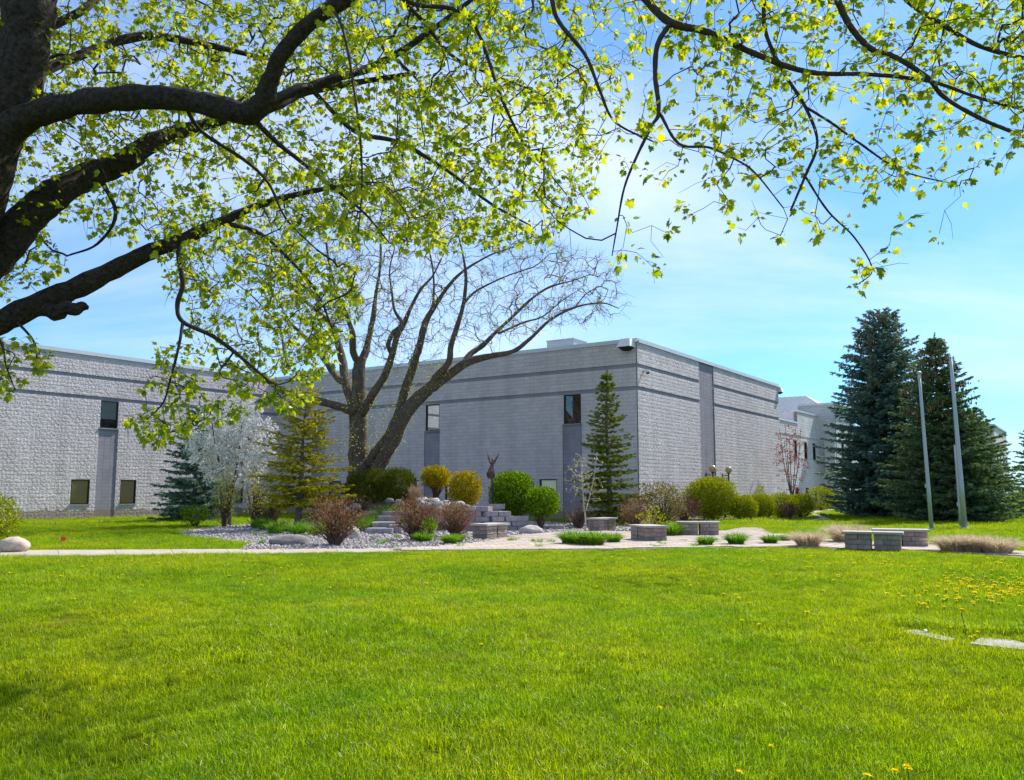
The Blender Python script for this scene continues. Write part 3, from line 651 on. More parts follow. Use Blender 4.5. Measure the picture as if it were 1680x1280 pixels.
# far pale building beyond the spruces
pf = at(1637, 806, 112.0); pf[2] = 0
far = thing('far_building', 'pale flat roofed building glimpsed beyond the dark spruces', 'building', pf)
a_ = MB(); hf = 1.6+(806-700)*m_px(112)*1.0; a_.box(pf+dR*9-nR*7+UP*hf/2, dR*9, nR*7, UP*hf/2); a_.build('wall', 'rear_block', far)
a_ = MB(); a_.box(pf+dR*9-nR*7+UP*(hf+.12), dR*9.15, nR*7.15, UP*.12); a_.build('coping', 'coping_metal', far)
for k in range(4):
    for z in (1.2, 4.8):
        a_ = MB(); a_.box(pf+dR*(2.2+k*4.4)+UP*(z+.8)+nR*.02, dR*.6, nR*.05, UP*.8); a_.build('window', 'frame_dark', far)
#PART3
# ------------------------------------------------------------------ plant builders
def grow(main, tips, seg=0.2, jit=0.10, rmin=0.004, rpow=0.42, sag=0.0, r=rng, maxd=1e9):
    """connect every tip to the nearest bit of the growing skeleton; returns chains (points, radii) and tip directions"""
    main = np.asarray(main); d0 = np.min(np.linalg.norm(tips[:, None]-main[None], axis=2), axis=1) if len(main)*len(tips) < 8e6 else np.array([np.min(np.linalg.norm(main-t, axis=1)) for t in tips])
    order = np.argsort(d0); cap = len(main)+len(tips)*40; N = np.zeros((cap, 3)); N[:len(main)] = main; n = len(main)
    par = -np.ones(cap, int); cnt = np.zeros(cap, int); chains = []
    for t in order:
        if d0[t] > maxd: continue
        c = tips[t]; dd = np.linalg.norm(N[:n]-c, axis=1); k = int(np.argmin(dd)); L = dd[k]
        m_ = max(2, min(38, int(math.ceil(L/seg)))); a = N[k]; s = np.linspace(0, 1, m_+1)[1:, None]
        off = r.normal(size=3)*jit*L; off2 = r.normal(size=3)*jit*L*.5
        path = a+(c-a)*s+off*np.sin(np.pi*s)+off2*np.sin(2*np.pi*s)+r.normal(size=(m_, 3))*jit*.10*L/m_**.5
        path[:, 2] += sag*L*np.sin(np.pi*s[:, 0]); path[-1] = c
        idx = [k]
        for q in range(m_): N[n] = path[q]; par[n] = idx[-1]; idx.append(n); n += 1
        chains.append((idx, t))
    for idx, t in chains:
        k = idx[-1]
        while k >= 0: cnt[k] += 1; k = par[k]
    out = []
    for idx, t in chains:
        P = N[idx]; rr = rmin*np.maximum(cnt[idx], 1)**rpow; rr[0] = rr[1]; out.append((P, rr, t))
    return out
def limb_pts(ctrl, k=5):
    """control rows (px, py, depth, radius in px) -> world points, radii"""
    C = np.array([[*at(a, b, d), r*m_px(d)] for a, b, d, r in ctrl]); C = smooth_path(C, k); return C[:, :3], np.maximum(C[:, 3], .002)
def knobbly(P, r, amt=0.06):
    P = P.copy(); r = r*(1+amt*rng.normal(size=len(r))); return P, r
def bark_tube(mb, P, r, sides):
    """round limb with uneven, furrowed surface"""
    V, F = tube(P, r, sides); n = len(P)*sides
    if sides >= 8:
        c = np.repeat(P, sides, 0); o = V[:n]-c; V[:n] = c+o*(1+.10*vnoise(V[:n], 7, 5)+.09*vnoise(V[:n], 22, 6))[:, None]
    mb.add(V, F)

# ------------------------------------------------------------------ big maple whose trunk stands just left of the frame
def build_maple():
    base = at(-135, 900, 7.2); base[2] = ground_z(base[0], base[1])-.05
    T = thing('maple_tree', 'big maple with dark limbs and fresh yellow-green leaves overhanging the lawn', 'tree', base)
    skel = []
    def limb(name, ctrl, sides=9, k=5, par=T, mat='bark_maple'):
        P, r = limb_pts(ctrl, k); P, r = knobbly(P, r*.94, .05); mb = MB(); bark_tube(mb, P, r, sides)
        skel.append(P); return mb.build(name, mat, par, True)
    tr = [(-140,1135,7.2,70),(-135,1060,7.2,58),(-125,800,7.2,52),(-110,600,7.2,52),(-75,420,7.1,56),(-30,260,7.0,55),(20,150,7.0,46),(45,60,7.0,40),(62,-20,7.0,36),(85,-160,7.0,30),(90,-330,7.1,22),(60,-520,7.2,12)]
    limb('trunk', tr, 14, 6)
    limb('limb', [(20,170,7.0,20),(25,60,7.3,24),(20,-40,7.6,22),(-10,-200,8.0,16),(-60,-380,8.3,8)], 10)
    L1 = [(-60,290,7.0,40),(-10,232,6.95,36),(30,200,6.9,28),(80,181,6.8,24),(150,166,6.7,22),(230,160,6.6,21),(310,165,6.5,21),(370,179,6.4,22),(408,186,6.35,23),(432,165,6.3,20),(444,130,6.25,18),(460,92,6.2,16),(490,55,6.15,15),(530,22,6.1,14),(580,-8,6.1,13),(700,-90,6.0,12),(850,-140,6.0,11),(1000,-120,6.0,10),(1200,-150,6.0,9),(1400,-170,6.1,7),(1600,-190,6.2,5)]
    limb('limb', L1, 12)
    limb('limb', [(405,180,6.4,16),(450,172,6.6,12),(503,146,6.9,9),(560,125,7.1,8),(610,110,7.3,7),(680,70,7.5,6),(760,10,7.7,5),(850,-60,7.9,4)], 8)
    limb('limb', [(-110,560,7.2,34),(-55,478,7.3,34),(0,413,7.4,32),(50,352,7.5,28),(100,313,7.6,25),(150,287,7.8,24),(200,268,7.9,22),(240,240,8.0,18),(300,214,8.2,13),(380,192,8.4,10),(470,160,8.6,8),(560,140,8.8,6),(680,120,9,4)], 12)
    limb('limb', [(-110,640,7.2,30),(-55,562,7.2,25),(0,528,7.3,22),(60,499,7.4,20),(130,470,7.5,18),(200,436,7.7,16),(260,407,7.8,14),(292,397,7.9,12),(360,365,8.1,9),(430,335,8.3,6),(520,312,8.5,4.5),(600,300,8.7,3)], 12)
    limb('limb', [(20,140,7.2,12),(120,95,7.8,9),(230,60,8.4,8),(330,72,8.8,6),(430,95,9.2,4)], 7)
    limb('limb', [(40,60,7.3,10),(130,20,7.9,8),(190,-30,8.3,6),(280,-90,8.6,4)], 7)
    limb('branch_stub', [(40,512,7.42,10),(75,508,7.36,12),(95,513,7.35,15),(108,504,7.34,11),(122,508,7.34,12),(134,503,7.34,9),(144,505,7.34,4)], 9, 4)
    # hanging branches and the long fine branches over the right half
    for c in [
        [(293,400,7.9,6),(296,440,7.9,5.5),(300,468,7.9,5),(291,500,7.9,4.5),(300,528,7.9,4),(350,552,8.0,4),(400,590,8.1,3.2),(440,625,8.2,2.2)],
        [(300,528,7.9,3),(293,570,7.8,2.6),(280,620,7.8,2.2),(268,660,7.8,1.6),(240,690,7.8,1.0)],
        [(980,-122,6.0,8),(1020,-50,5.9,8),(1061,0,5.9,8),(1101,37,5.8,8),(1162,53,5.8,6.5),(1236,87,5.8,6),(1325,118,5.8,5),(1427,122,5.8,4),(1528,134,5.8,3.5),(1610,162,5.8,3),(1700,185,5.8,2)],
        [(1100,38,5.8,5),(1079,73,5.8,5),(1075,122,5.8,4.6),(1081,183,5.75,4.2),(1069,207,5.7,3.4),(1045,256,5.7,2.8),(1024,309,5.7,2.2),(1012,374,5.7,1.6),(1004,420,5.7,1)],
        [(1081,183,5.75,3),(1114,236,5.7,2.6),(1163,242,5.65,2.3),(1211,264,5.6,1.9),(1240,285,5.6,1.6),(1285,341,5.6,1.1)],
        [(1330,-160,6.05,6),(1355,-60,5.9,6),(1374,0,5.85,6),(1394,41,5.8,6),(1427,79,5.8,5.5),(1467,93,5.75,5),(1520,126,5.7,4.5),(1549,159,5.7,4.2),(1610,195,5.65,3.8),(1700,232,5.6,3)],
        [(1230,-150,6.0,5),(1248,-60,6.1,5),(1253,0,6.1,4.6),(1256,53,6.1,4.2),(1285,118,6.1,3.8),(1321,175,6.1,3.4),(1341,234,6.1,3),(1321,289,6.1,2.6),(1297,346,6.1,2)],
        [(1321,289,6.1,2.2),(1358,346,6.1,2),(1402,390,6.1,1.7),(1431,443,6.1,1.2),(1402,470,6.1,.8)],
        [(1321,175,6.1,2.6),(1366,203,6.05,2.4),(1406,232,6.0,2.2),(1480,280,6.0,1.7),(1569,303,6.0,1)],
        [(1420,-170,6.1,6),(1450,-60,6.3,5.5),(1488,0,6.4,5),(1541,37,6.4,5),(1610,77,6.4,4.5),(1700,100,6.4,4)],
        [(880,-140,6.0,6),(895,-60,6.1,5.5),(906,0,6.1,5),(917,36,6.1,4.6),(960,90,6.1,4),(985,151,6.1,3.2),(1010,201,6.1,2.5),(1075,234,6.1,1.5)],
        [(560,0,6.1,5),(620,-20,6.3,5),(680,7,6.4,4.5),(770,29,6.5,4),(823,162,6.6,3),(859,234,6.6,2.4),(895,277,6.6,1.8),(930,320,6.6,1)],
        [(440,165,6.4,6),(500,140,6.8,5),(522,158,7,4.5),(583,216,7.2,4.5),(655,234,7.4,4),(734,280,7.6,3.4),(805,334,7.8,2.5),(870,370,7.9,1.6)],
        [(412,190,6.4,5),(450,230,6.8,4.5),(500,270,7.0,4),(543,305,7.1,3.4),(597,349,7.2,2.2),(640,400,7.3,1.3)],
        [(545,15,6.1,3),(560,40,6.0,3),(572,90,5.9,2.8),(578,130,5.9,2.5),(590,216,5.9,2.2),(594,300,5.9,1.6),(588,380,5.9,1)],
        [(360,365,8.1,5),(420,380,8.3,4),(470,420,8.4,3.2),(520,480,8.5,2.4),(545,540,8.6,1.5)],
        [(300,166,6.5,4),(330,215,6.7,3.5),(400,262,6.9,3.2),(440,300,7.0,2.6),(470,360,7.0,2),(520,410,7.1,1.2)],
        [(520,22,6.1,5),(600,-40,6.5,5),(680,20,7.2,4),(740,90,7.6,3),(800,120,7.9,2.4),(880,150,8.1,1.6)],
        [(160,285,7.8,5),(190,350,8.0,3.5),(160,400,8.1,2.5),(110,420,8.1,1.5)],
        [(-40,530,7.3,4),(0,560,7.2,2.5),(10,600,7.1,1.5),(25,640,7.1,1)],
        [(20,520,7.35,3),(55,560,7.2,2),(62,600,7.1,1.2)],
    ]: limb('branch', c, 6, 6, T, 'bark_twig')
    main = np.concatenate([p[::1] for p in skel])
    # leaf cluster positions through the crown volume
    def sample(poly, n, d0, d1, clump=.25, seed=1):
        r = np.random.default_rng(seed); poly = np.array(poly, float); out = []
        lo, hi = poly.min(0), poly.max(0)
        while len(out) < n:
            q = r.uniform(lo, hi, (n*3, 2)); q = q[in_poly(q, poly)]; dd = r.uniform(d0, d1, len(q))
            W = np.array([at(a, b, d) for (a, b), d in zip(q, dd)]); keep = vnoise(W, 2.1, seed+20) > r.uniform(-1, 1, len(W))*.9-.25+clump
            out += list(W[keep])
        return np.array(out[:n])
    tips = [sample([(-260,-420),(1080,-420),(1080,40),(1010,200),(970,340),(880,400),(700,410),(560,400),(430,410),(300,430),(170,380),(60,330),(-150,350)], 3900, 6.9, 11.2, .0, 1),
            sample([(560,-100),(940,-60),(985,250),(900,400),(700,400),(470,370),(450,230)], 430, 5.6, 7.6, .1, 9),
            sample([(250,400),(480,400),(580,420),(590,500),(540,600),(490,685),(440,660),(330,700),(235,735),(212,690),(250,600),(285,500)], 430, 7.3, 9.2, 0, 2),
            sample([(-160,340),(60,360),(110,430),(60,470),(0,500),(-160,520)], 70, 7.2, 8.6, 0, 3),
            sample([(-60,550),(30,545),(80,575),(75,620),(20,645),(-60,640)], 26, 6.9, 7.4, 0, 4),
            sample([(1020,-260),(1900,-260),(1900,120),(1680,235),(1520,240),(1330,210),(1180,200),(1080,160)], 680, 5.2, 6.9, .1, 5),
            sample([(1020,120),(1180,200),(1400,230),(1680,230),(1660,300),(1480,300),(1300,300),(1150,270),(1030,250)], 46, 5.5, 6.3, .2, 6)]
    tips.append(sample([(-200,-300),(520,-300),(520,120),(430,330),(300,400),(180,380),(-150,330)], 900, 7.4, 10.5, .0, 12))
    ex = [(70,660),(150,705),(240,690),(480,600),(600,590),(720,560),(430,740),(300,830),(340,860),(480,830),(410,720),(520,700),(70,910),(110,1020),(40,1060),(230,940),(185,1065),(520,920),(600,880),(690,950),(720,750),(780,600),(850,720),(770,830),(850,900),(830,870),(870,930),(900,640),(960,910),(1070,790),(1050,770),(1050,660),(1190,900),(1200,670),(1320,690),(1420,730),(1470,680),(1330,945),(1130,990),(1010,1070),(1080,1080),(990,1150),(1020,1120),(1580,650),(1380,600),(30,480),(70,540),(130,510),(320,520),(350,500)]
    tips.append(np.array([at(1000+a/2.46, b/2.46, 5.6+.55*((i*37) % 10)/10) for i, (a, b) in enumerate(ex)]))
    tips = np.concatenate(tips)
    ch = grow(main, tips, .13, .13, .0019, .44, -.04)
    mb = MB()
    for P, r, t in ch: mb.tube(P, np.minimum(r, .02), 4 if r[0] < .008 else 5, False)
    # fine bare sub-twigs
    sel = [c for c in ch if rng.random() < .7]
    for P, r, t in sel:
        k = rng.integers(1, len(P)); d = nrm(rng.normal(size=3)+nrm(P[-1]-P[0])); L = rng.uniform(.08, .28)
        mb.tube([P[k], P[k]+d*L*.5+rng.normal(size=3)*.02, P[k]+d*L-np.array([0, 0, .03])], [.0022, .0018, .0012], 3, False)
    mb.build('twigs', 'bark_twig', T, True, 'stuff')
    # leaves in loose bunches near the twig ends
    pos = []; ax = []; sz = []
    fpos = []
    for P, r, t in ch:
        nb = rng.integers(5, 11); end = P[-1]; dirn = nrm(P[-1]-P[-2])
        for q in range(nb):
            a = end if rng.random() < .75 or len(P) < 3 else P[rng.integers(max(1, len(P)-4), len(P))]
            d = nrm(rng.normal(size=3)*.9+dirn*.5+np.array([0, 0, -.25])); pe = rng.uniform(.02, .075)
            pos.append(a+d*pe); ax.append(nrm(d+np.array([0, 0, -.55])*rng.random())); sz.append(rng.choice([rng.uniform(.022, .042), rng.uniform(.042, .072)], p=[.5, .5]))
        for q in range(rng.integers(1, 5)): fpos.append(end+rng.normal(size=3)*.035)
    pos = np.array(pos); ax = np.array(ax); sz = np.array(sz); up = nrm(np.stack([rng.normal(size=len(pos))*.6, rng.normal(size=len(pos))*.6, np.ones(len(pos))], 1))
    # the leaves that show largest become single parts
    a = pos-np.array([0, 0, EYE]); zc = a[:, 1]*CT+a[:, 2]*ST; yc = -a[:, 1]*ST+a[:, 2]*CT; u = 840+FPX*a[:, 0]/zc; v = 640-FPX*yc/zc
    vis = (u > 10) & (u < 1670) & (v > 10) & (v < 900); score = np.where(vis, sz/zc, 0); big = np.argsort(-score)[:300]; isb = np.zeros(len(pos), bool); isb[big] = True
    mb = MB(); k = ~isb; scatter(mb, MAPLE_V, MAPLE_F, pos[k], ax[k], up[k], np.stack([sz[k]*rng.uniform(.8, 1.05, k.sum()), sz[k], sz[k]*rng.uniform(.8, 3.6, k.sum())], 1))
    mb.build('foliage', 'maple_leaf', T, False, 'stuff')
    lm = []
    for q in range(3):
        t = MB(); t.add(MAPLE_V*[1, 1, .8+.7*q], MAPLE_F); me = t.mesh('leaf'); me.materials.append(MATS['maple_leaf_single']); lm.append(me)
    for i in big:
        o = bpy.data.objects.new('leaf', lm[int(i) % 3]); col.objects.link(o); o.parent = T
        y = nrm(ax[i]); x = nrm(np.cross(y, up[i])); z = np.cross(x, y); M = Matrix.Identity(4); p = pos[i]-base
        for rr in range(3): M[rr][0], M[rr][1], M[rr][2], M[rr][3] = x[rr]*sz[i], y[rr]*sz[i], z[rr]*sz[i], p[rr]
        o.matrix_local = M
    fp = np.array(fpos); mb = MB(); scatter(mb, LEAF_V, LEAF_F, fp, rand_dirs(len(fp)), rand_dirs(len(fp)), rng.uniform(.010, .020, len(fp))); mb.build('flower_clusters', 'maple_flower', T, False, 'stuff')
# single leaves take their shade from the object instead of the mesh island
mm = MATS['maple_leaf'].copy(); mm.name = 'maple_leaf_single'
nt = mm.node_tree; oi = nt.nodes.new('ShaderNodeObjectInfo')
for lk in list(nt.links):
    if lk.from_socket.name == 'Random Per Island': ts = lk.to_socket; nt.links.remove(lk); nt.links.new(oi.outputs['Random'], ts)
MATS['maple_leaf_single'] = mm
build_maple()

# ------------------------------------------------------------------ big spreading tree before the front wall
def build_spreading():
    D = 42.0; base = at(600, 806, D); base[2] = 0
    T = thing('spreading_tree', 'large many-stemmed tree with arching bare limbs and tiny spring buds before the front wall', 'tree', base)
    o = lambda x, y: (380+x/2.47, 400+y/2.47)
    skel = []
    def limb(name, rows, sides=8):
        P, r = limb_pts([(*o(x, y), D+dd, w*.92/2.47/2) for x, y, dd, w in rows], 5); P, r = knobbly(P, r, .03); mb = MB(); bark_tube(mb, P, r, sides); skel.append((P, r)); mb.build(name, 'bark_grey', T, True)
    limb('trunk', [(530,1110,0,190),(528,1000,0,140),(525,930,0,118),(515,850,0,92),(513,760,0,80),(512,690,0,78),(515,640,0,72),(516,570,0,60),(518,500,0,56),(525,460,0,46)], 12)
    limb('limb', [(520,490,0,34),(545,430,.4,32),(560,360,.6,26),(575,290,.8,22),(585,200,1,16),(600,110,1.2,12),(605,20,1.3,9),(600,-80,1.4,6),(620,-170,1.5,4)])
    limb('limb', [(512,480,0,34),(494,440,-.4,30),(490,370,-.8,26),(470,300,-1,20),(440,230,-1.2,16),(415,160,-1.4,13),(395,80,-1.5,10),(380,-20,-1.6,7),(350,-120,-1.6,4)])
    limb('limb', [(490,650,0,48),(462,560,.6,42),(450,480,1,38),(430,400,1.3,30),(405,330,1.6,24),(350,275,2,18),(290,225,2.3,14),(230,150,2.5,10),(180,80,2.7,7),(140,0,2.9,4)])
    limb('limb', [(470,570,.5,26),(430,545,1.2,30),(390,490,2,28),(340,420,2.6,22),(290,370,3,17),(230,310,3.2,13),(190,230,3.4,10),(130,150,3.6,7),(60,90,3.7,4)])
    limb('limb', [(500,680,-.3,40),(400,650,-1.2,34),(240,610,-2.2,30),(170,570,-2.8,26),(115,535,-3.2,20),(70,500,-3.5,14),(20,440,-3.8,10),(-60,380,-4,7),(-150,330,-4.2,4)])
    limb('limb', [(230,500,3.2,14),(215,440,3.2,13),(190,330,3.2,11),(130,260,3.3,8),(70,200,3.4,6),(0,150,3.5,3)],6)
    limb('limb', [(528,690,-.2,44),(570,610,-.8,38),(615,545,-1.2,34),(645,470,-1.5,30),(668,380,-1.7,26),(695,330,-1.8,24),(735,240,-2,16),(770,180,-2,12),(815,130,-2,9),(850,60,-2,6),(900,-40,-2,4)])
    limb('limb', [(650,450,-1.5,22),(635,410,-1.6,20),(655,360,-1.6,20),(690,325,-1.7,20),(660,270,-1.7,13),(650,200,-1.6,10),(640,110,-1.6,7),(660,20,-1.6,5)],7)
    limb('limb', [(560,900,-.2,58),(590,840,-.5,52),(640,775,-.8,48),(680,690,-1,44),(698,610,-1.2,40),(735,500,-1.4,38),(765,400,-1.6,32),(785,320,-1.7,28),(825,250,-1.8,22),(880,170,-1.9,16),(940,110,-2,12),(1040,50,-2.2,8),(1120,20,-2.3,5)])
    limb('limb', [(815,260,-1.8,14),(820,180,-1.6,11),(815,100,-1.4,9),(800,20,-1.3,7),(790,-70,-1.2,4)],6)
    limb('trunk', [(560,1040,-.6,110),(585,930,-.7,66),(620,860,-.9,58),(660,785,-1.1,60),(690,710,-1.3,66),(735,650,-1.4,62),(790,595,-1.6,56),(860,545,-1.8,44),(960,480,-2,36),(1050,455,-2.1,28),(1140,436,-2.2,22),(1210,385,-2.3,16),(1290,310,-2.4,13),(1390,258,-2.5,10),(1500,240,-2.5,7),(1570,262,-2.5,4)], 10)
    limb('limb', [(800,585,-1.6,40),(835,535,-2,36),(880,480,-2.4,30),(890,410,-2.6,26),(915,330,-2.8,22),(940,240,-3,18),(950,140,-3.2,14),(940,60,-3.3,9),(920,-30,-3.4,6)])
    limb('limb', [(935,250,-3,14),(980,200,-3.2,12),(1050,160,-3.3,9),(1130,125,-3.4,7),(1230,90,-3.5,5),(1290,40,-3.5,3)],6)
    limb('limb', [(930,500,-2,24),(965,450,-1.4,26),(1020,410,-1,22),(1070,360,-.7,16),(1150,285,-.4,13),(1220,220,-.2,11),(1290,175,0,9),(1380,150,.1,6),(1450,125,.2,4)])
    limb('limb', [(1080,365,-.7,10),(1180,320,-.4,9),(1260,295,-.2,7),(1340,230,0,5),(1420,180,.1,3)],6)
    limb('limb', [(1390,258,-2.5,6),(1440,200,-2.6,5),(1500,170,-2.6,3)],5)
    main = np.concatenate([P[r < .32] for P, r in skel]); 
    r = np.random.default_rng(11); tips = []
    poly = np.array([o(*p) for p in [(-120,-120),(40,-260),(300,-330),(620,-330),(900,-250),(1130,-120),(1330,0),(1480,40),(1560,110),(1620,230),(1560,300),(1380,330),(1250,360),(1100,400),(980,420),(900,400),(800,480),(650,500),(560,430),(480,420),(380,440),(260,500),(150,480),(20,440),(-160,330),(-200,100)]])
    lo, hi = poly.min(0), poly.max(0)
    q = r.uniform(lo, hi, (9000, 2)); q = q[in_poly(q, poly)]
    W = np.array([at(a, b, D+r.normal()*2.2) for a, b in q]); dist = np.array([np.min(np.linalg.norm(main-w, axis=1)) for w in W]); W = W[dist < 2.6][:2300]
    ch = grow(main, W, .32, .10, .010, .36, .03, r); mb = MB(); bp = []
    for P, rr, t in ch:
        mb.tube(P, rr, 3, False); bp += [P[-1]]
        d = nrm(P[-1]-P[0])
        for k in range(3):
            a = P[r.integers(1, len(P))]; dd = nrm(d+r.normal(size=3)*.7); L = r.uniform(.25, .7); e = a+dd*L
            mb.tube([a, a+dd*L*.5+r.normal(size=3)*.04, e], [.0075, .0065, .005], 3, False); bp += [e, a+dd*L*.6]
    mb.build('twigs', 'bark_greytwig', T, True, 'stuff')
    bp = np.array(bp); bp = bp[r.random(len(bp)) < .8]; bp = bp+r.normal(size=bp.shape)*.04
    # leafy shoots low on the stems
    lp = []
    for P, rr in skel:
        lowm = (P[:, 2] < 7.5) & (P[:, 2] > 1.5); Pl = P[lowm]; rl = rr[lowm]
        for p, q_ in zip(Pl, rl):
            k = r.integers(12, 34); dd = nrm(r.normal(size=(k, 3))); lp.append(p+dd*(q_*1.05+np.abs(r.normal(size=(k, 1)))*.22))
    for cx, cy, s in ((770,540,2.0),(840,480,1.4),(640,690,1.3),(720,590,1.5),(600,780,1.2),(470,780,1.0)):
        k = 170; c = at(*o(cx, cy), D-1.2); lp.append(c+r.normal(size=(k, 3))*[.5*s*.6, .5, .6*s*.6])
    lp = np.concatenate(lp); allp = np.concatenate([bp, lp]); mb = MB()
    scatter(mb, LEAF_V, LEAF_F, allp, rand_dirs(len(allp), r), rand_dirs(len(allp), r), np.concatenate([r.uniform(.05, .085, len(bp)), r.uniform(.04, .085, len(lp))])); mb.build('buds', 'bud_leaf', T, False, 'stuff')
build_spreading()

# ------------------------------------------------------------------ conifers
def conifer(label, base, H, Rad, mat, seed, z0=.25, levels=30, per=8, droop=.15, prof=.85, spray=.30, lean=0, bare=0.0, group=None, cones=0, trunk_r=None, name='spruce_tree', dens=1.5, wid=.20):
    r = np.random.default_rng(seed); base = np.asarray(base, float); T = thing(name, label, 'tree', base, group)
    tr = trunk_r or H*.016+.03
    zz = np.linspace(0, 1, 9); mb = MB(); axis = np.stack([base[0]+lean*zz+.04*np.sin(zz*7), base[1]+0*zz, base[2]+H*zz], 1); bark_tube(mb, axis, tr*(1-zz*.93)+.006, 8); mb.build('trunk', 'bark_conifer', T, True)
    br = MB(); pos = []; ax = []; up = []; sz = []; cone = []
    for li in range(levels):
        f = (li+r.uniform(-.3, .3))/levels; f = min(max(f, 0), .995); z = z0*H*0+base[2]+H*(z0+(1-z0)*f)
        zf = (z-base[2])/H; R0 = Rad*max((1-zf)/(1-z0), 0)**prof*(1 if f > .12 else .80+1.6*f)
        c = np.array([np.interp(zf, zz, axis[:, 0]), base[1], z]); n = max(4, int(round(per*(.65+.5*(1-f)))))
        a0 = r.uniform(0, 6.28)
        for k in range(n):
            az = a0+6.2832*k/n+r.uniform(-.25, .25); L = R0*r.choice([r.uniform(.55, .9), r.uniform(.85, 1.2)])+.04
            if r.random() < bare: continue
            out = np.array([math.cos(az), math.sin(az), 0]); side = np.array([-out[1], out[0], 0])
            m_ = max(3, int(L/.22)); s = np.linspace(0, 1, m_+1); up_f = .55*(zf**2)
            P = c+out*(L*s)[:, None]; P[:, 2] += L*(up_f*s-droop*2.2*s*(1-zf)+droop*1.7*s*s*(1-zf))+r.normal()*.03*L
            br.tube(P, np.linspace(.012+.008*L, .006, len(P)), 3, False)
            nt = max(4, int(L/.13*dens))
            for q in range(nt):
                t = .12+.88*(q+r.random())/nt; p = np.array([np.interp(t, s, P[:, i]) for i in range(3)])
                sg = 1 if r.random() < .5 else -1; tl = (.16+.34*L*(1-t)*.8)*r.uniform(.6, 1.15); d = nrm(out*.75+side*sg*r.uniform(.4, 1.1)+np.array([0, 0, r.uniform(-.35, .12)]))
                kk = max(1, int(tl/(spray*.55)))
                for w in range(kk):
                    pos.append(p+d*tl*(w/kk)); ax.append(d+r.normal(size=3)*.18); up.append([r.normal()*.3, r.normal()*.3, 1]); sz.append(spray*r.uniform(.75, 1.25))
            pos.append(P[-1]-out*.05); ax.append(out+np.array([0, 0, .25*zf-.1])); up.append([0, 0, 1]); sz.append(spray)
            if cones and zf > .55 and r.random() < cones: cone.append(P[-1]*.7+P[len(P)//2]*.3+np.array([0, 0, -.1]))
    for q in range(6): pos.append(axis[-1]-np.array([0, 0, .1*q])); ax.append(np.array([r.normal()*.25, r.normal()*.25, 1])); up.append([1, 0, 0]); sz.append(spray)
    br.build('branches', 'bark_conifer', T, True, 'stuff')
    pos = np.array(pos); mb = MB(); sz = np.array(sz); scatter(mb, NEED_V*[1*wid/.10, 1, 1*wid/.10], NEED_F, pos, np.array(ax), np.array(up), sz); mb.build('needles', mat, T, False, 'stuff')
    if cone:
        cn = np.array(cone); cn = np.repeat(cn, 12, 0)+r.normal(size=(len(cn)*12, 3))*[.18, .18, .1]; mb = MB(); scatter(mb, LEAF_V*[.7, 1, 1], LEAF_F, cn, np.tile([0, 0, -1.], (len(cn), 1)), rand_dirs(len(cn), r), r.uniform(.14, .26, len(cn))); mb.build('cones', 'cone_brown', T, False, 'stuff')
    return T
def gb(px, Y, z=0.0): p = at(px, 806, Y); p[2] = z; return p
conifer('tall blue-green spruce nearest the rear wing entrance', gb(1456, 54), 12.9, 4.2, 'blue_needle', 21, .05, 50, 11, .20, .50, .36, 0, 0, 'dark spruces behind the flagpoles', .55)
conifer('broad dark green spruce with thin brown top behind the flagpoles', gb(1553, 46), 9.9, 3.8, 'green_needle', 22, .05, 44, 12, .20, .85, .32, -.2, .04, 'dark spruces behind the flagpoles', .5)
conifer('low spruce crowded against the broad dark green one', gb(1598, 50), 6.2, 2.9, 'green_needle', 28, .04, 30, 11, .2, .6, .30, 0, 0, 'dark spruces behind the flagpoles')
conifer('spruce farthest from the building, past the dark spruces', gb(1706, 62), 7.4, 2.3, 'blue_needle', 23, .05, 26, 9, .2, .8, .32)
conifer('slim green spruce in front of the building corner', gb(999, 40.5), 7.2, 1.85, 'mid_needle', 24, .04, 34, 8, .10, .8, .24, -.05, .16, name='spruce_tree', wid=.24, dens=1.1)
conifer('yellow-olive fir with bare upper trunk beside the white blossom tree', gb(489, 35.8), 5.9, 2.2, 'gold_needle', 25, .17, 25, 8, .04, .55, .23, .28, .18, name='fir_tree', trunk_r=.15, wid=.2, dens=1.3)
conifer('blue spruce behind the white blossom tree', gb(318, 46), 6.2, 2.2, 'blue_needle', 26, .05, 24, 8, .15, .75, .28, .1, .05, wid=.26)

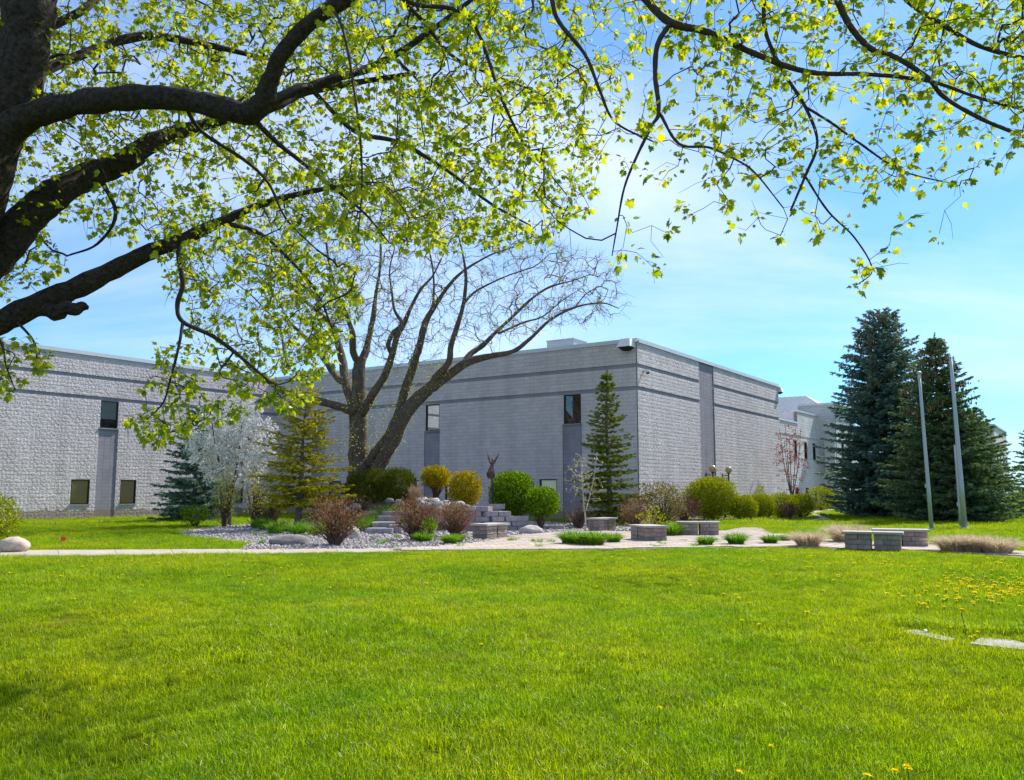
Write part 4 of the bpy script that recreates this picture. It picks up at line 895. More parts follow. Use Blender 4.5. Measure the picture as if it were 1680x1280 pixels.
# ------------------------------------------------------------------ leafy shrubs
def shrub(name, label, base, rx, ry, h, mat, n, leaf, seed, cat='bush', group=None, stem=0.15, shell=.55, rough=.12, stems=14, stem_mat='stem_brown', square=2.3, upright=0.3, narrow=1.0, z_lo=0.02):
    r = np.random.default_rng(seed); base = np.asarray(base, float); T = thing(name, label, cat, base, group)
    d = rand_dirs(n, r); rad = shell+(1-shell)*r.random(n)**.6
    e = (np.abs(d)**square).sum(1)**(-1/square); P = d*(e*rad)[:, None]
    P *= (1+rough*vnoise(d*2.2, 2.2, seed)+rough*.6*vnoise(d*5, 3.2, seed+1)+.075*vnoise(d*9, 5.5, seed+2))[:, None]
    hh = (h-stem*h)/2; W = base+np.stack([P[:, 0]*rx, P[:, 1]*ry, stem*h+hh+P[:, 2]*hh], 1); keep = W[:, 2] > base[2]+z_lo
    W = W[keep]; dk = d[keep]; k = len(W)
    ax = nrm(dk*.8+r.normal(size=(k, 3))*.55+np.array([0, 0, upright])); mb = MB(); s = leaf*r.uniform(.65, 1.3, k)
    scatter(mb, LEAF_V, LEAF_F, W, ax, nrm(dk+r.normal(size=(k, 3))*.6), np.stack([s*narrow, s, s], 1)); mb.build('foliage', mat, T, False, 'stuff')
    sm = MB()
    for q in range(stems):
        a = r.uniform(0, 6.28); b0 = base+np.array([math.cos(a)*rx*.12, math.sin(a)*ry*.12, -.03]); tp = W[r.integers(0, k)]; tp = base+(tp-base)*.92
        mid = b0*.5+tp*.5; mid[:2] = b0[:2]*.65+tp[:2]*.35; P = smooth_path(np.array([b0, mid, tp]), 4); sm.tube(P, np.linspace(.022*h**.5, .006, len(P)), 4, False)
    sm.build('stems', stem_mat, T, True, 'stuff'); return T
def mz(px, Y): p = at(px, 806, Y); p[2] = mound(p[0], p[1]); return p
shrub('round_bush', 'large round clipped bright green bush right of the bird sculpture', gb(840, 37), 1.0, .95, 2.42, 'bush_green', 10500, .095, 31, stem=.22, shell=.35, rough=.05, group='clipped green bushes')
shrub('round_bush', 'smaller clipped green bush on bare stems beside the large round one', gb(889, 36), .74, .7, 1.72, 'bush_green', 6500, .085, 32, stem=.30, shell=.35, rough=.06, group='clipped green bushes')
shrub('gold_bush', 'lollipop gold-leaved bush with bare grey lower stems on the mound', mz(715, 38.5), .62, .6, 1.62, 'bush_gold', 4600, .08, 33, shell=.35, stem=.38, rough=.12, stems=30, group='golden bushes on the mound')
shrub('gold_bush', 'full egg-shaped gold-leaved bush on the mound next to the bird sculpture', mz(762, 37.6), .74, .7, 1.56, 'bush_gold', 6500, .08, 34, shell=.35, stem=.0, rough=.08, group='golden bushes on the mound')
shrub('yew_bush', 'wide dark olive yew under the spreading tree', mz(606, 38.5), 1.15, .9, 1.42, 'yew', 9000, .13, 35, stem=0, rough=.18, narrow=.35, upright=.9, group='yews under the spreading tree')
shrub('yew_bush', 'dark olive yew under the spreading tree, beside the pinkish dry grass', mz(650, 38.0), .98, .85, 1.36, 'yew', 8000, .13, 36, stem=0, rough=.18, narrow=.35, upright=.9, group='yews under the spreading tree')
for px, Y, rx, h, nm, lab, sd in ((552, 25.2, .78, 1.46, 'red_shrub', 'reddish twiggy shrub at the gravel edge by the long grey boulder', 41), (682, 28.0, .84, 1.44, 'red_shrub', 'largest brown-red shrub between stone steps and block seat', 42), (748, 30.0, .7, 1.25, 'red_shrub', 'rusty shrub directly behind the green tufts by the block seat', 43)):
    shrub(nm, lab, gb(px, Y), rx, rx*.9, h, 'red_leaf', 2600, .055, sd, stem=.12, shell=.25, rough=.2, stems=110, upright=.8, group='reddish shrubs in the gravel')
shrub('green_shoots', 'bright green leafy shrub tucked against the largest brown-red shrub', gb(706, 27.4), .25, .25, .75, 'bush_green', 420, .07, 44, stem=.1, shell=.2)
shrub('brown_shrub', 'tall brown-green shrub right of the slim spruce', gb(1085, 40), 1.2, 1.0, 2.0, 'brown_green', 3400, .085, 45, stem=.05, shell=.35, rough=.15, stems=80, upright=.6)
shrub('brown_shrub', 'thin rusty shrub between the slim spruce and the block seats', gb(1043, 35), .75, .7, 1.35, 'red_leaf', 1300, .06, 46, stem=.05, shell=.25, rough=.2, stems=90, upright=.8)
shrub('forsythia', 'small shrub with sparse bright yellow-green flowers behind the seats', gb(1072, 33.5), .62, .5, .95, 'bush_lime', 300, .09, 47, stem=.05, shell=.3, rough=.25, stems=26, upright=.6)
shrub('hedge_bush', 'biggest yellow-green clipped bush below the globe lamps', gb(1166, 48), 1.45, 1.2, 2.35, 'bush_lime', 13000, .10, 48, shell=.4, stem=.02, rough=.07, group='clipped bushes along the right wall')
shrub('plum_shrub', 'purple twiggy shrub against the biggest clipped bush', gb(1122, 46), .95, .7, 1.25, 'plum_leaf', 1500, .07, 49, stem=.05, shell=.3, rough=.2, stems=60)
for px, Y, rx, h, lab, sd in ((1218, 48, .78, 1.32, 'small dome bush beside the biggest clipped bush', 50), (1246, 50, .85, 1.42, 'rounded bush second from the biggest clipped bush', 51), (1282, 51, .95, 1.45, 'loose bush with tall light shoots toward the far path', 52), (1312, 53, .85, 1.4, 'end bush of the row beside the far path', 53)):
    shrub('hedge_bush', lab, gb(px, Y), rx, rx*.9, h, 'bush_lime', 6500, .08, sd, shell=.4, stem=.03, rough=.05, group='clipped bushes along the right wall')
shrub('leafy_sapling', 'thin light green shoots rising above the bush row', gb(1248, 54), .26, .26, 2.1, 'bush_lime', 180, .12, 54, stem=.45, shell=.1, stems=5)
shrub('plum_shrub', 'dark red shrub squeezed into the bush row near the far path', gb(1294, 49.5), .5, .4, .9, 'plum_leaf', 700, .07, 55, shell=.3, stems=30)
for px, Y, rx, h, lab, sd in ((1346, 70, 1.15, 2.0, 'round bush beyond the far path under the rear wing windows', 56), (1364, 76, 1.0, 1.9, 'round bush partly hidden beside the rear entrance', 57)):
    shrub('hedge_bush', lab, gb(px, Y), rx, rx*.9, h, 'bush_lime', 2300, .13, sd, stem=.0, rough=.07, group='clipped bushes before the rear wing')
shrub('edge_bush', 'yellow-green bush beside the tan boulder left of the building windows', gb(-14, 28), .92, .8, 1.42, 'bush_lime', 3400, .08, 58, stem=.02, rough=.16)
for px, Y, rx, h, n, lab, sd in ((370, 38.5, .55, 2.5, 900, 'upright yellow-green budding shrub around the blossom tree trunk', 60), (420, 37.5, .6, 2.7, 700, 'tall loose pale green shrub between blossom tree and fir', 61), (446, 38, .75, 1.9, 1300, 'brown-green shrub behind the fir trunk', 62)):
    shrub('budding_shrub', lab, gb(px, Y), rx, rx, h, 'bud_leaf' if sd != 62 else 'brown_green', n, .07, sd, stem=.05, shell=.2, rough=.2, stems=60, upright=1.0)
shrub('low_juniper', 'low green juniper at the lawn side of the gravel bed', gb(322, 37.5), .62, .5, .95, 'bush_green', 1500, .09, 63, rough=.25, shell=.3, narrow=.5)
shrub('bare_shrub', 'low dark bare shrub at the foot of the pale sapling', gb(948, 37), .85, .7, 1.2, 'plum_leaf', 260, .05, 64, shell=.3, rough=.25, stems=110)
shrub('bare_shrub', 'grey bare twiggy shrub in front of the wide yews', mz(592, 36.4), .7, .5, .72, 'brown_green', 260, .05, 65, shell=.3, rough=.25, stems=90)
for px, Y, rx, h, sd, lab in ((612, 34.5, .7, .62, 66, 'spreading fresh green perennials above the stone steps'), (600, 33.6, .55, .5, 67, 'low weedy green clump left of the stone steps'), (640, 35.2, .8, .6, 68, 'green weedy clump on the slope under the yews'), (660, 34.6, .5, .5, 69, 'small weedy clump at the top of the steps')):
    shrub('perennial', lab, mz(px, Y), rx, rx*.7, h, 'tuft_green', 900, .10, sd, cat='plant', shell=.15, rough=.25, narrow=.35, upright=1.0, stems=4, group='weedy greens on the slope')

# bunch grasses and lily tufts: arching strap leaves from one crown
def tuft(name, label, base, rad, h, mat, n, w, seed, group, cat='plant', spread=1.0, fuzz=0, sx=1.0):
    r = np.random.default_rng(seed); base = np.asarray(base, float); T = thing(name, label, cat, base, group); mb = MB()
    a = r.uniform(0, 6.28, n); b0 = np.stack([np.cos(a)*rad*.45*r.random(n)**.5*sx, np.sin(a)*rad*.45*r.random(n)**.5, 0*a-.02], 1)+base
    a2 = a+r.normal(size=n)*.5; ln = h*r.uniform(.8, 1.35, n); o = np.stack([np.cos(a2)*sx, np.sin(a2), 0*a], 1); rr = rad*r.uniform(.25, 1.0, n)*spread
    ts = np.array([0, .35, .7, 1.0]); C = np.stack([b0+o*(rr*t**1.4)[:, None]+np.array([0, 0, 1.0])*(ln*(1.25*t-.62*t*t*(.6+.6*(rr/rad/spread))))[:, None] for t in ts], 1)
    sd = np.cross(o, [0, 0, 1.0])+r.normal(size=(n, 3))*.3; sd = nrm(sd); ww = np.array([1, .9, .6, .08])*w
    V = np.stack([C-sd[:, None]*ww[None, :, None]/2, C+sd[:, None]*ww[None, :, None]/2], 2).reshape(n, 8, 3)
    F = np.array([[0,1,3,2],[2,3,5,4],[4,5,7,6]]); FF = (F[None]+(np.arange(n)*8)[:, None, None]).reshape(-1, 4); mb.add(V.reshape(-1, 3), FF)
    mb.build('leaves', mat, T, False, 'stuff')
    return T
lil = [(936, 25.9, .48, 'green lily tuft at the retaining wall end of the three-tuft clump'), (957, 25.4, .46, 'green lily tuft in the middle of the three-tuft clump'), (975, 25.2, .5, 'green lily tuft of the three-tuft clump toward the lone seat'), (1005, 26.6, .36, 'single round green tuft between clump and hexagonal-looking seat'),
       (694, 27.0, .36, 'green tuft at the foot of the largest brown-red shrub'), (739, 26.0, .34, 'green tuft on the gravel before the rusty shrub'), (751, 27.2, .3, 'little green tuft beside the block seat on the gravel'),
       (1101, 30.5, .55, 'wide green tuft between two block seats'), (1156, 25.3, .34, 'green tuft in front of the widest seat'), (1205, 25.6, .42, 'green tuft beside the walk at the patio edge'), (1261, 26.0, .33, 'green tuft near the flat pale rock'), (1285, 27.4, .26, 'tiny green tuft behind the flat pale rock')]
for k, (px, Y, rd, lab) in enumerate(lil):
    tuft('lily_tuft', lab or 'bushy green lily tuft in the three-tuft clump on the patio', gb(px, Y), rd, rd*1.05, 'tuft_green', 520, .018, 80+k, 'green lily tufts')
for k, (px, Y, rd, h, lab, sx, n) in enumerate(((1322, 24.6, .62, .55, 'tan fountain grass mound nearest the flat pale rock', 1, 900), (1386, 26.8, .8, .68, 'tan fountain grass mound behind the paler seat end', 1, 1000), (1560, 22.6, .62, .55, 'tan fountain grass at the seat end of the long row', 1.1, 900), (1594, 22.4, .62, .56, 'tan fountain grass in the middle of the long row', 1.1, 900), (1630, 22.0, .62, .52, 'tan fountain grass at the outer end of the long row', 1.1, 900))):
    tuft('fountain_grass', lab, gb(px, Y), rd, h, 'straw', n, .012, 100+k, 'dry tan fountain grasses', sx=sx)
tuft('dry_grass', 'pinkish dry grass plume beside the yew on the mound', mz(681, 36.8), .42, 1.0, 'straw_pink', 500, .014, 110, 'dry plume', spread=.7)
# small weeds on the beds and at the paving edge
for k in range(46):
    px, py = random.choice([(random.uniform(400, 640), random.uniform(868, 896)), (random.uniform(640, 760), random.uniform(878, 899)), (random.uniform(780, 1010), random.uniform(884, 900)), (random.uniform(1060, 1200), random.uniform(888, 899))]); p = gp(px, py)
    if mound(p[0], p[1]) < .05: tuft('weed', 'small weed tuft sprouting in gravel or paving joints', p, random.uniform(.10, .26), random.uniform(.10, .24), 'tuft_green', 46, .014, 200+k, 'weeds in the gravel and paving')
for k, (px, Y) in enumerate(((505, 33), (470, 34), (440, 35), (520, 31.5), (540, 33), (555, 35), (430, 36.5), (455, 32.5), (490, 31.8))):
    tuft('meadow_tuft', 'tall fresh grass tuft growing around the fir trunk', gb(px, Y), .55, .55, 'tuft_green', 260, .02, 260+k, 'grass tufts round the fir')

# ------------------------------------------------------------------ blossom tree, saplings
def small_tree(name, label, base, H, Rx, seed, ntips, leafmat, leafn, leafs, bark, trunk=.09, fork=.25, flat=.9, group=None, twig=.005, stems=5, box=None):
    r = np.random.default_rng(seed); base = np.asarray(base, float); T = thing(name, label, 'tree', base, group); mb = MB(); sk = []
    P = np.array([base+[0, 0, -.05], base+[.03, 0, H*fork*.5], base+[0, .02, H*fork]]); P = smooth_path(P, 4); mb.tube(P, np.linspace(trunk, trunk*.7, len(P)), 8); mb.build('trunk', bark, T, True); sk.append(P)
    for k in range(stems):
        a = 6.2832*k/stems+r.uniform(-.4, .4); rd = Rx*r.uniform(.35, .75); e = base+[math.cos(a)*rd, math.sin(a)*rd, H*r.uniform(.75, .95)]; s = base+[0, .02, H*fork*r.uniform(.8, 1)]
        mid = s*.5+e*.5+[math.cos(a)*rd*.15, math.sin(a)*rd*.15, 0]; Q = smooth_path(np.array([s, mid, e]), 6); m2 = MB(); m2.tube(Q, np.linspace(trunk*.55, .012, len(Q)), 6); m2.build('limb', bark, T, True); sk.append(Q)
    d = rand_dirs(ntips, r); rad = r.random(ntips)**.45; c0 = H*(fork+.02); hh = (H-c0)/2
    W = base+np.stack([d[:, 0]*rad*Rx, d[:, 1]*rad*Rx*flat, c0+hh+d[:, 2]*rad*hh], 1); ch = grow(np.concatenate(sk), W, .18, .10, twig, .4, .02, r); mb = MB(); lp = []
    for P, rr, t in ch:
        mb.tube(P, rr, 3, False)
        for q in range(leafn): lp.append(P[r.integers(max(1, len(P)-3), len(P))]+r.normal(size=3)*.06)
    mb.build('twigs', bark, T, True, 'stuff'); lp = np.array(lp); mb = MB(); scatter(mb, LEAF_V*[1.3, 1, 1], LEAF_F, lp, rand_dirs(len(lp), r), rand_dirs(len(lp), r), r.uniform(.7, 1.2, len(lp))*leafs); mb.build('crown', leafmat, T, False, 'stuff'); return T
small_tree('blossom_tree', 'white flowering tree with vase-shaped dark branches', gb(378, 39.5), 5.9, 2.15, 301, 850, 'blossom', 18, .10, 'bark_grey', .10, .26)
small_tree('sapling', 'pale slender sapling with feathery twigs before the slim spruce', gb(959, 34.5), 3.3, .85, 302, 130, 'bud_leaf', 2, .05, 'bark_pale', .035, .22, stems=3)
small_tree('red_bud_tree', 'thin tree with red spring leaves where the right wall meets the rear wing', gb(1299, 62), 6.6, 1.5, 303, 240, 'crimson_leaf', 5, .10, 'stem_brown', .07, .15, stems=6)
#PART4
# ------------------------------------------------------------------ stone seats
def rough_block(w, d, h, r, j=.010, bev=.007):
    """chamfered, slightly irregular stone block centred on x, y with its foot at 0"""
    V = []
    for z, ins in ((0, bev), (bev, 0), (h-bev, 0), (h, bev)):
        for sx, sy in ((-1,-1),(1,-1),(1,1),(-1,1)):
            V.append((sx*(w/2-ins)+r.uniform(-j, j), sy*(d/2-ins)+r.uniform(-j, j), z))
    F = [[3,2,1,0],[12,13,14,15]]
    for k in range(3):
        for q in range(4): F.append([k*4+q, k*4+(q+1) % 4, (k+1)*4+(q+1) % 4, (k+1)*4+q])
    return np.array(V), np.array(F)
rb = np.random.default_rng(5); BB = {}
def block_mesh(key, w, d, h, mat, j=.008):
    if key not in BB:
        BB[key] = []
        for q in range(3):
            t = MB(); t.add(*rough_block(w, d, h, rb, j)); me = t.mesh('block'); me.materials.append(MATS[mat]); BB[key].append(me)
    return random.choice(BB[key])
def tint_by_object(name, lo=.72, hi=1.2):
    m = MATS[name]; n, l = m.node_tree.nodes, m.node_tree.links; b = n['Principled BSDF']; src = b.inputs['Base Color'].links[0].from_socket
    v = ramp(n, l, objrand(n), [(0, (lo, lo, lo)), (1, (hi, hi*.97, hi*.94))]); l.new(mixc(n, l, 1.0, src, v, 'MULTIPLY'), b.inputs['Base Color'])
for nm in ('bench_block', 'wall_block', 'boulder', 'paver', 'concrete'): tint_by_object(nm, .8 if nm != 'concrete' else .94, 1.15 if nm != 'concrete' else 1.03)
def piece(name, me, parent, loc, rz=0):
    o = bpy.data.objects.new(name, me); col.objects.link(o); o.parent = parent; o.location = loc; o.rotation_euler = (0, 0, rz); return o
def bench(label, px, py, yaw, L=1.4, D=.62, courses=3, gap=.07, ch=.135):
    p = gp(px, py); p[2] = .04; T = thing('stone_bench', label, 'bench', p, 'low block seats round the patio'); T.rotation_euler = (0, 0, R(yaw))
    pl = (L-.14-gap)/2
    for s in (-1, 1):
        cx = s*(gap/2+pl/2)
        for c in range(courses):
            sp = .5 if c % 2 == 0 else .34 if s > 0 else .66
            for (a, b) in ((0, sp), (sp, 1)):
                w = round(pl*(b-a)-.006, 4)
                for dd in (-1, 1): piece('block', block_mesh(('b', w, D, ch), w, D/2-.02, ch-.005, 'bench_block'), T, (cx-pl/2+pl*(a+b)/2, dd*(D/4-.01), c*ch))
    k = 2
    for s in (-1, 1): piece('cap', block_mesh(('c', L, D), L/2-.004, D+.06, .065, 'bench_cap', .004), T, (s*L/4, 0, courses*ch))
    return T
bench('end-on block seat beside the retaining wall and red shrubs', 804, 884, 58, 1.35, .62)
bench('block seat behind the green lily clump next to the pale sapling', 988, 870.5, 50, 1.3, .6, 3)
bench('block seat standing alone near the lawn edge of the patio', 1064, 888, 104, 1.3, .78)
bench('wide block seat under the biggest clipped bush', 1146, 879.5, -6, 1.5, .6)
bench('pale capped block seat in front of another seat near the flagpoles', 1433, 903.5, -26, 1.52, .62, 3)
bench('block seat half hidden behind the pale capped seat near the flagpoles', 1478, 897.5, -20, 1.5, .62, 3)

# ------------------------------------------------------------------ rock garden stonework
def block_run(name, label, pts, rows, bl, bd, bh, cap=True):
    """courses of blocks along a polyline of ground points"""
    p0 = np.array(pts[0]); T = thing(name, label, 'wall', (*p0[:2], 0)); cum = [0]
    for a, b in zip(pts[:-1], pts[1:]): cum.append(cum[-1]+np.linalg.norm(np.array(b)[:2]-np.array(a)[:2]))
    def pos(s):
        for i in range(len(pts)-1):
            if s <= cum[i+1] or i == len(pts)-2:
                t = (s-cum[i])/(cum[i+1]-cum[i]); a, b = np.array(pts[i])[:2], np.array(pts[i+1])[:2]; return a+(b-a)*t, math.atan2(b[1]-a[1], b[0]-a[0])
    for c in range(max(rows)):
        s = (c % 2)*bl/2
        while s+bl*.5 < cum[-1]:
            seg = min(int(s/cum[-1]*len(rows)), len(rows)-1)
            if c < rows[seg]:
                (x, y), a = pos(min(s+bl/2, cum[-1]-.01)); piece('block', block_mesh((name, bl), bl-.012, bd, bh-.006, 'wall_block', .016), T, (x-p0[0]+random.uniform(-.02, .02), y-p0[1]+random.uniform(-.02, .02), c*bh-.02), a+random.uniform(-.04, .04))
            s += bl
    return T
block_run('retaining_wall', 'grey stacked block retaining wall stepping down below the bird sculpture', [gb(742, 35.2), gb(800, 34.6), gb(832, 35.0), gb(868, 35.6)], [5, 5, 4, 3, 2], .56, .42, .2)
block_run('low_wall', 'single course stone edging under the clipped bushes', [gb(872, 36.2), gb(926, 36.0)], [1, 1], .7, .3, .2)
steps = thing('stone_steps', 'three rough stone steps climbing the mound between red shrubs', 'steps', gb(628, 33.0))
for k, (px, Y, w, z) in enumerate(((626, 32.6, 1.0, .0), (632, 33.5, .9, .2), (640, 34.4, .85, .4), (654, 35.0, 1.1, .58))):
    t = MB(); t.add(*rough_block(w, .8, .22, rb, .02, .02)); me = t.mesh('step'); me.materials.append(MATS['wall_block']); p = gb(px, Y); piece('step', me, steps, (p[0]-ORG['stone_steps'][0], p[1]-ORG['stone_steps'][1], z-.01), random.uniform(-.1, .1))
for k, (px, Y) in enumerate(((650, 32.8), (660, 33.3), (508, 35.2))):
    t = MB(); t.add(*rough_block(.5, .45, .36, rb, .03, .03)); me = t.mesh('garden_block'); me.materials.append(MATS['wall_block']); p = gb(px, Y)
    o = bpy.data.objects.new('garden_block', me); col.objects.link(o); o.location = (p[0], p[1], mound(p[0], p[1])-.03); tag(o, ['squared grey stone beside the lowest step', 'squared grey stone beside the upper steps', 'squared grey stone half hidden behind the fir trunk'][k], 'stone', 'squared garden stones')

def rock_mesh(seed, sub=3):
    import bmesh
    bm = bmesh.new(); bmesh.ops.create_icosphere(bm, subdivisions=sub, radius=1.0); V = np.array([v.co[:] for v in bm.verts]); d = 1+.22*vnoise(V, 1.5, seed)+.10*vnoise(V, 3.5, seed+1)+.04*vnoise(V, 8, seed+2)
    for v, k in zip(bm.verts, d): v.co *= float(k)
    me = bpy.data.meshes.new('rock'); bm.to_mesh(me); bm.free(); me.polygons.foreach_set('use_smooth', np.ones(len(me.polygons), bool)); return me
def rock(name, label, p, size, mat, seed, group=None, rz=None, sub=3):
    me = rock_mesh(seed, sub); me.materials.append(MATS[mat]); o = bpy.data.objects.new(name, me); col.objects.link(o); o.location = p; o.scale = size; o.rotation_euler = (0, 0, rz if rz is not None else random.uniform(0, 6)); return tag(o, label, 'rock', group)
def rk(px, Y, dz=0): p = mz(px, Y); p[2] += dz; return p
rock('boulder', 'rounded tan and pale boulder beside the walk at the lawn edge', rk(30, 22.9, .14), (.36, .30, .26), 'boulder_tan', 1, rz=.3)
rock('boulder', 'long low grey boulder lying on the gravel', rk(475, 25.6, .10), (.52, .30, .21), 'boulder', 2, rz=.05)
rock('boulder', 'pale boulder at the foot of the retaining wall', rk(873, 32.2, .12), (.42, .30, .25), 'boulder_pale', 3, rz=-.2)
rock('boulder', 'flat pale rock on the grass by the green tufts', rk(1276, 28.0, .06), (.42, .28, .15), 'boulder_pale', 4, rz=.1)
rock('boulder', 'pale pinkish boulder behind the reddish shrub by the gravel edge', rk(578, 29.0, .14), (.27, .25, .27), 'boulder_pale', 5)
rr_ = np.random.default_rng(77)
hp = []
for k in range(64):
    t = rr_.random(); px = 690+92*rr_.random(); lim = 806+34*((px-690)/92)**1.2; py = lim+rr_.uniform(0, 24-10*((px-690)/92)); hp.append((px, py))
hp += [(640, 815), (570, 830), (655, 822), (584, 826)]
for k, (px, py) in enumerate(hp):
    Y = 35.1+1.6*(1-min(max((py-806)/45, 0), 1))+rr_.uniform(-.1, .1); p = at(px, py, Y); s = rr_.uniform(.13, .27); g = mound(p[0], p[1])
    p[2] = max(min(p[2], g+.28), g+.02) if px < 742 else max(min(p[2], 1.0), g+.02)
    rock('heap_rock', 'grey rounded rock in the cascade heap below the golden bushes' if k < 64 else 'grey rounded rock on the slope by the yew', p, (s*1.15, s, s*.82), random.choice(['boulder', 'boulder', 'boulder_pale']), 100+k, 'rocks of the cascade heap' if k < 64 else 'rocks on the yew slope', sub=2)
# stone core of the cascade so that the heap rests on something
cb = MB(); cp = at(735, 830, 36.3); gx = np.linspace(-1, 1, 15); X, Y = np.meshgrid(cp[0]+gx*1.45, 36.2+gx*1.0); q = ((X-cp[0])/1.45)**2+((Y-36.2)/1.0)**2
Zc = np.maximum(mound(X, Y), np.clip(1-q, 0, 1)**.5*(.92-.10*(X-cp[0])))-.03; a = (np.arange(14)[:, None]*15+np.arange(14)[None]).ravel(); cb.add(np.stack([X.ravel(), Y.ravel(), Zc.ravel()], 1), np.stack([a, a+1, a+16, a+15], 1)); cb.build('rock_bank', 'bed_gravel', smooth=True, kind='structure')

# ------------------------------------------------------------------ bird sculpture on a pole
sp = mz(808, 35.9); sp[2] = 0
T = thing('bird_sculpture', 'bronze bird sculpture with two raised wings on a thin dark pole', 'sculpture', sp)
w = lambda px, py: at(px, py, 35.9)
a = MB(); a.box((sp[0]+.1, sp[1], .95), (.42, 0, 0), (0, .35, 0), (0, 0, .10)); a.box((sp[0]+.1, sp[1], .42), (.30, 0, 0), (0, .25, 0), (0, 0, .44)); a.build('plinth', 'wall_block', T)
a = MB(); a.tube([(sp[0], sp[1], 1.0), w(808.5, 800), w(806.5, 783)], [.05, .04, .03], 8); a.build('pole', 'black_metal', T)
a = MB(); P = np.array([w(805, 785), w(805, 782), w(805, 777), w(806, 771), w(807, 766), w(807.5, 762)]); a.tube(P, [.05, .13, .155, .125, .08, .05], 12); bo = a.build('body', 'bronze', T, True)
a = MB()
for k in range(18):
    an = k/18*6.28; rr = .15; c = np.array([math.cos(an), math.sin(an), 0]); p0 = w(806.5, 768)+c*.08; p1 = w(805, 778)+c*.165; p2 = w(805, 785.5)+c*.115; a.tube([p0, p1, p2], [.012, .024, .008], 5)
a.build('feathers', 'bronze', bo)
a = MB(); a.tube([w(807.5, 763), w(808, 757), w(808, 752)], [.055, .04, .045], 8); a.build('neck', 'bronze', T, True)
a = MB(); th = np.linspace(0, 6.28, 14); c = w(807.5, 764.5); a.tube([c+np.array([math.cos(t)*.085, math.sin(t)*.085, 0]) for t in th], .018, 5, False); a.build('collar', 'bronze', T)
for pts in ([(807, 764), (803.5, 757), (800.5, 749), (799, 740)], [(808.5, 764), (812, 757), (816, 749), (819, 741)]):
    a = MB()
    for dx, sc in ((0, 1), (.03, .86), (-.03, .74)):
        P = np.array([w(*q) for q in pts]); P = P[0]+(P-P[0])*sc+np.array([dx, dx, 0])*np.linspace(0, 1.2, 4)[:, None]; a.tube(smooth_path(P, 3), np.linspace(.032, .006, 10), 5)
    a.build('wing', 'bronze', T, True)
for k in range(2):
    a = MB(); p = w(811, 760-k*4); a.tube([p-np.array([.07, 0, 0]), p, p+np.array([.05, 0, .02])], [.01, .03, .008], 6); a.build('ornament', 'bronze', T)

# ------------------------------------------------------------------ flagpoles
for k, (px, Y, h, r0, r1, ball, lab) in enumerate(((1525, 35.9, 6.42, .085, .055, True, 'shorter grey flagpole topped with a ball finial'), (1579, 37.0, 7.35, .115, .062, False, 'tallest grey flagpole without a finial'), (1573.5, 37.9, 3.6, .075, .06, False, 'short bare grey pole right behind the tallest flagpole'))):
    p = gb(px, Y); T = thing('flagpole', lab, 'flagpole', p, 'grey metal poles before the spruces'); ln = np.array([-.16 if k < 2 else -.05, 0, h])
    a = MB(); a.tube([p+ln*t for t in (0, .25, .5, .75, 1)], np.linspace(r0, r1, 5), 14); sh = a.build('shaft', 'galvanised', T, True)
    a = MB(); a.tube([p, p+np.array([0, 0, .06])], [r0*1.8, r0*1.5], 14); a.build('base_collar', 'galvanised', T)
    if ball:
        a = MB(); tp = p+ln; th = np.linspace(-1.5, 1.57, 8); a.tube([tp+np.array([0, 0, .10+.08*math.sin(t)]) for t in th], [max(.105*math.cos(t), .004) for t in th], 12); a.build('finial', 'galvanised', T, True)
        a = MB(); a.tube([tp-np.array([0, 0, .14]), tp+np.array([0, 0, .03])], [.075, .06], 10); a.build('truck', 'galvanised', T)
    a = MB(); a.box(p+ln*(.28)+np.array([-r0-.02, -.02, 0]), (.035, 0, 0), (0, .012, 0), (0, 0, .08)); a.build('cleat', 'galvanised', T)

# ------------------------------------------------------------------ small things on the lawns
p = gp(98, 901); T = thing('marker_flag', 'small orange-red utility marker flag in the grass by the walk', 'flag', p)
a = MB(); a.tube([p-[0, 0, .03], p+[.01, 0, .34]], .004, 5); a.build('wire', 'galvanised', T)
a = MB(); a.add([p+[.01, 0, .34], p+[.15, .02, .33], p+[.16, -.01, .27], p+[.13, .015, .23], p+[.01, 0, .22], p+[.01, .003, .34], p+[.15, .023, .33], p+[.16, -.007, .27], p+[.13, .018, .23], p+[.01, .003, .22]], [[4,3,2,1],]); a.add([p+[.01, 0, .34], p+[.01, 0, .22], p+[.15, .02, .33]], [[0, 1, 2]]); a.build('pennant', 'flag_orange', T)
for k, (px, py, lab) in enumerate(((61, 850, 'small pale ground light at the foot of the left wing near its first window'), (277, 849, 'small dark ground light at the foot of the left wing by the blue spruce'))):
    p = gp(px, py); T = thing('ground_light', lab, 'lamp', p, 'ground lights along the left wing')
    a = MB(); a.tube([p, p+[0, 0, .22]], .06, 8); a.build('post', 'galvanised', T); a = MB(); a.tube([p+[0, 0, .2], p+[.05, .05, .3], p+[.12, .16, .36]], [.07, .13, .15], 10); a.build('head', 'white_paint' if k == 0 else 'black_metal', T)
p = gb(1378.5, 76); p[2] = 0; T = thing('litter_bin', 'dark litter bin beside the rear entrance path', 'bin', p)
a = MB(); a.tube([p, p+[0, 0, .1], p+[0, 0, 1.0]], [.2, .24, .27], 12); a.build('body', 'black_metal', T); a = MB(); a.tube([p+[0, 0, 1.0], p+[0, 0, 1.12]], [.29, .18], 12); a.build('lid', 'black_metal', T)
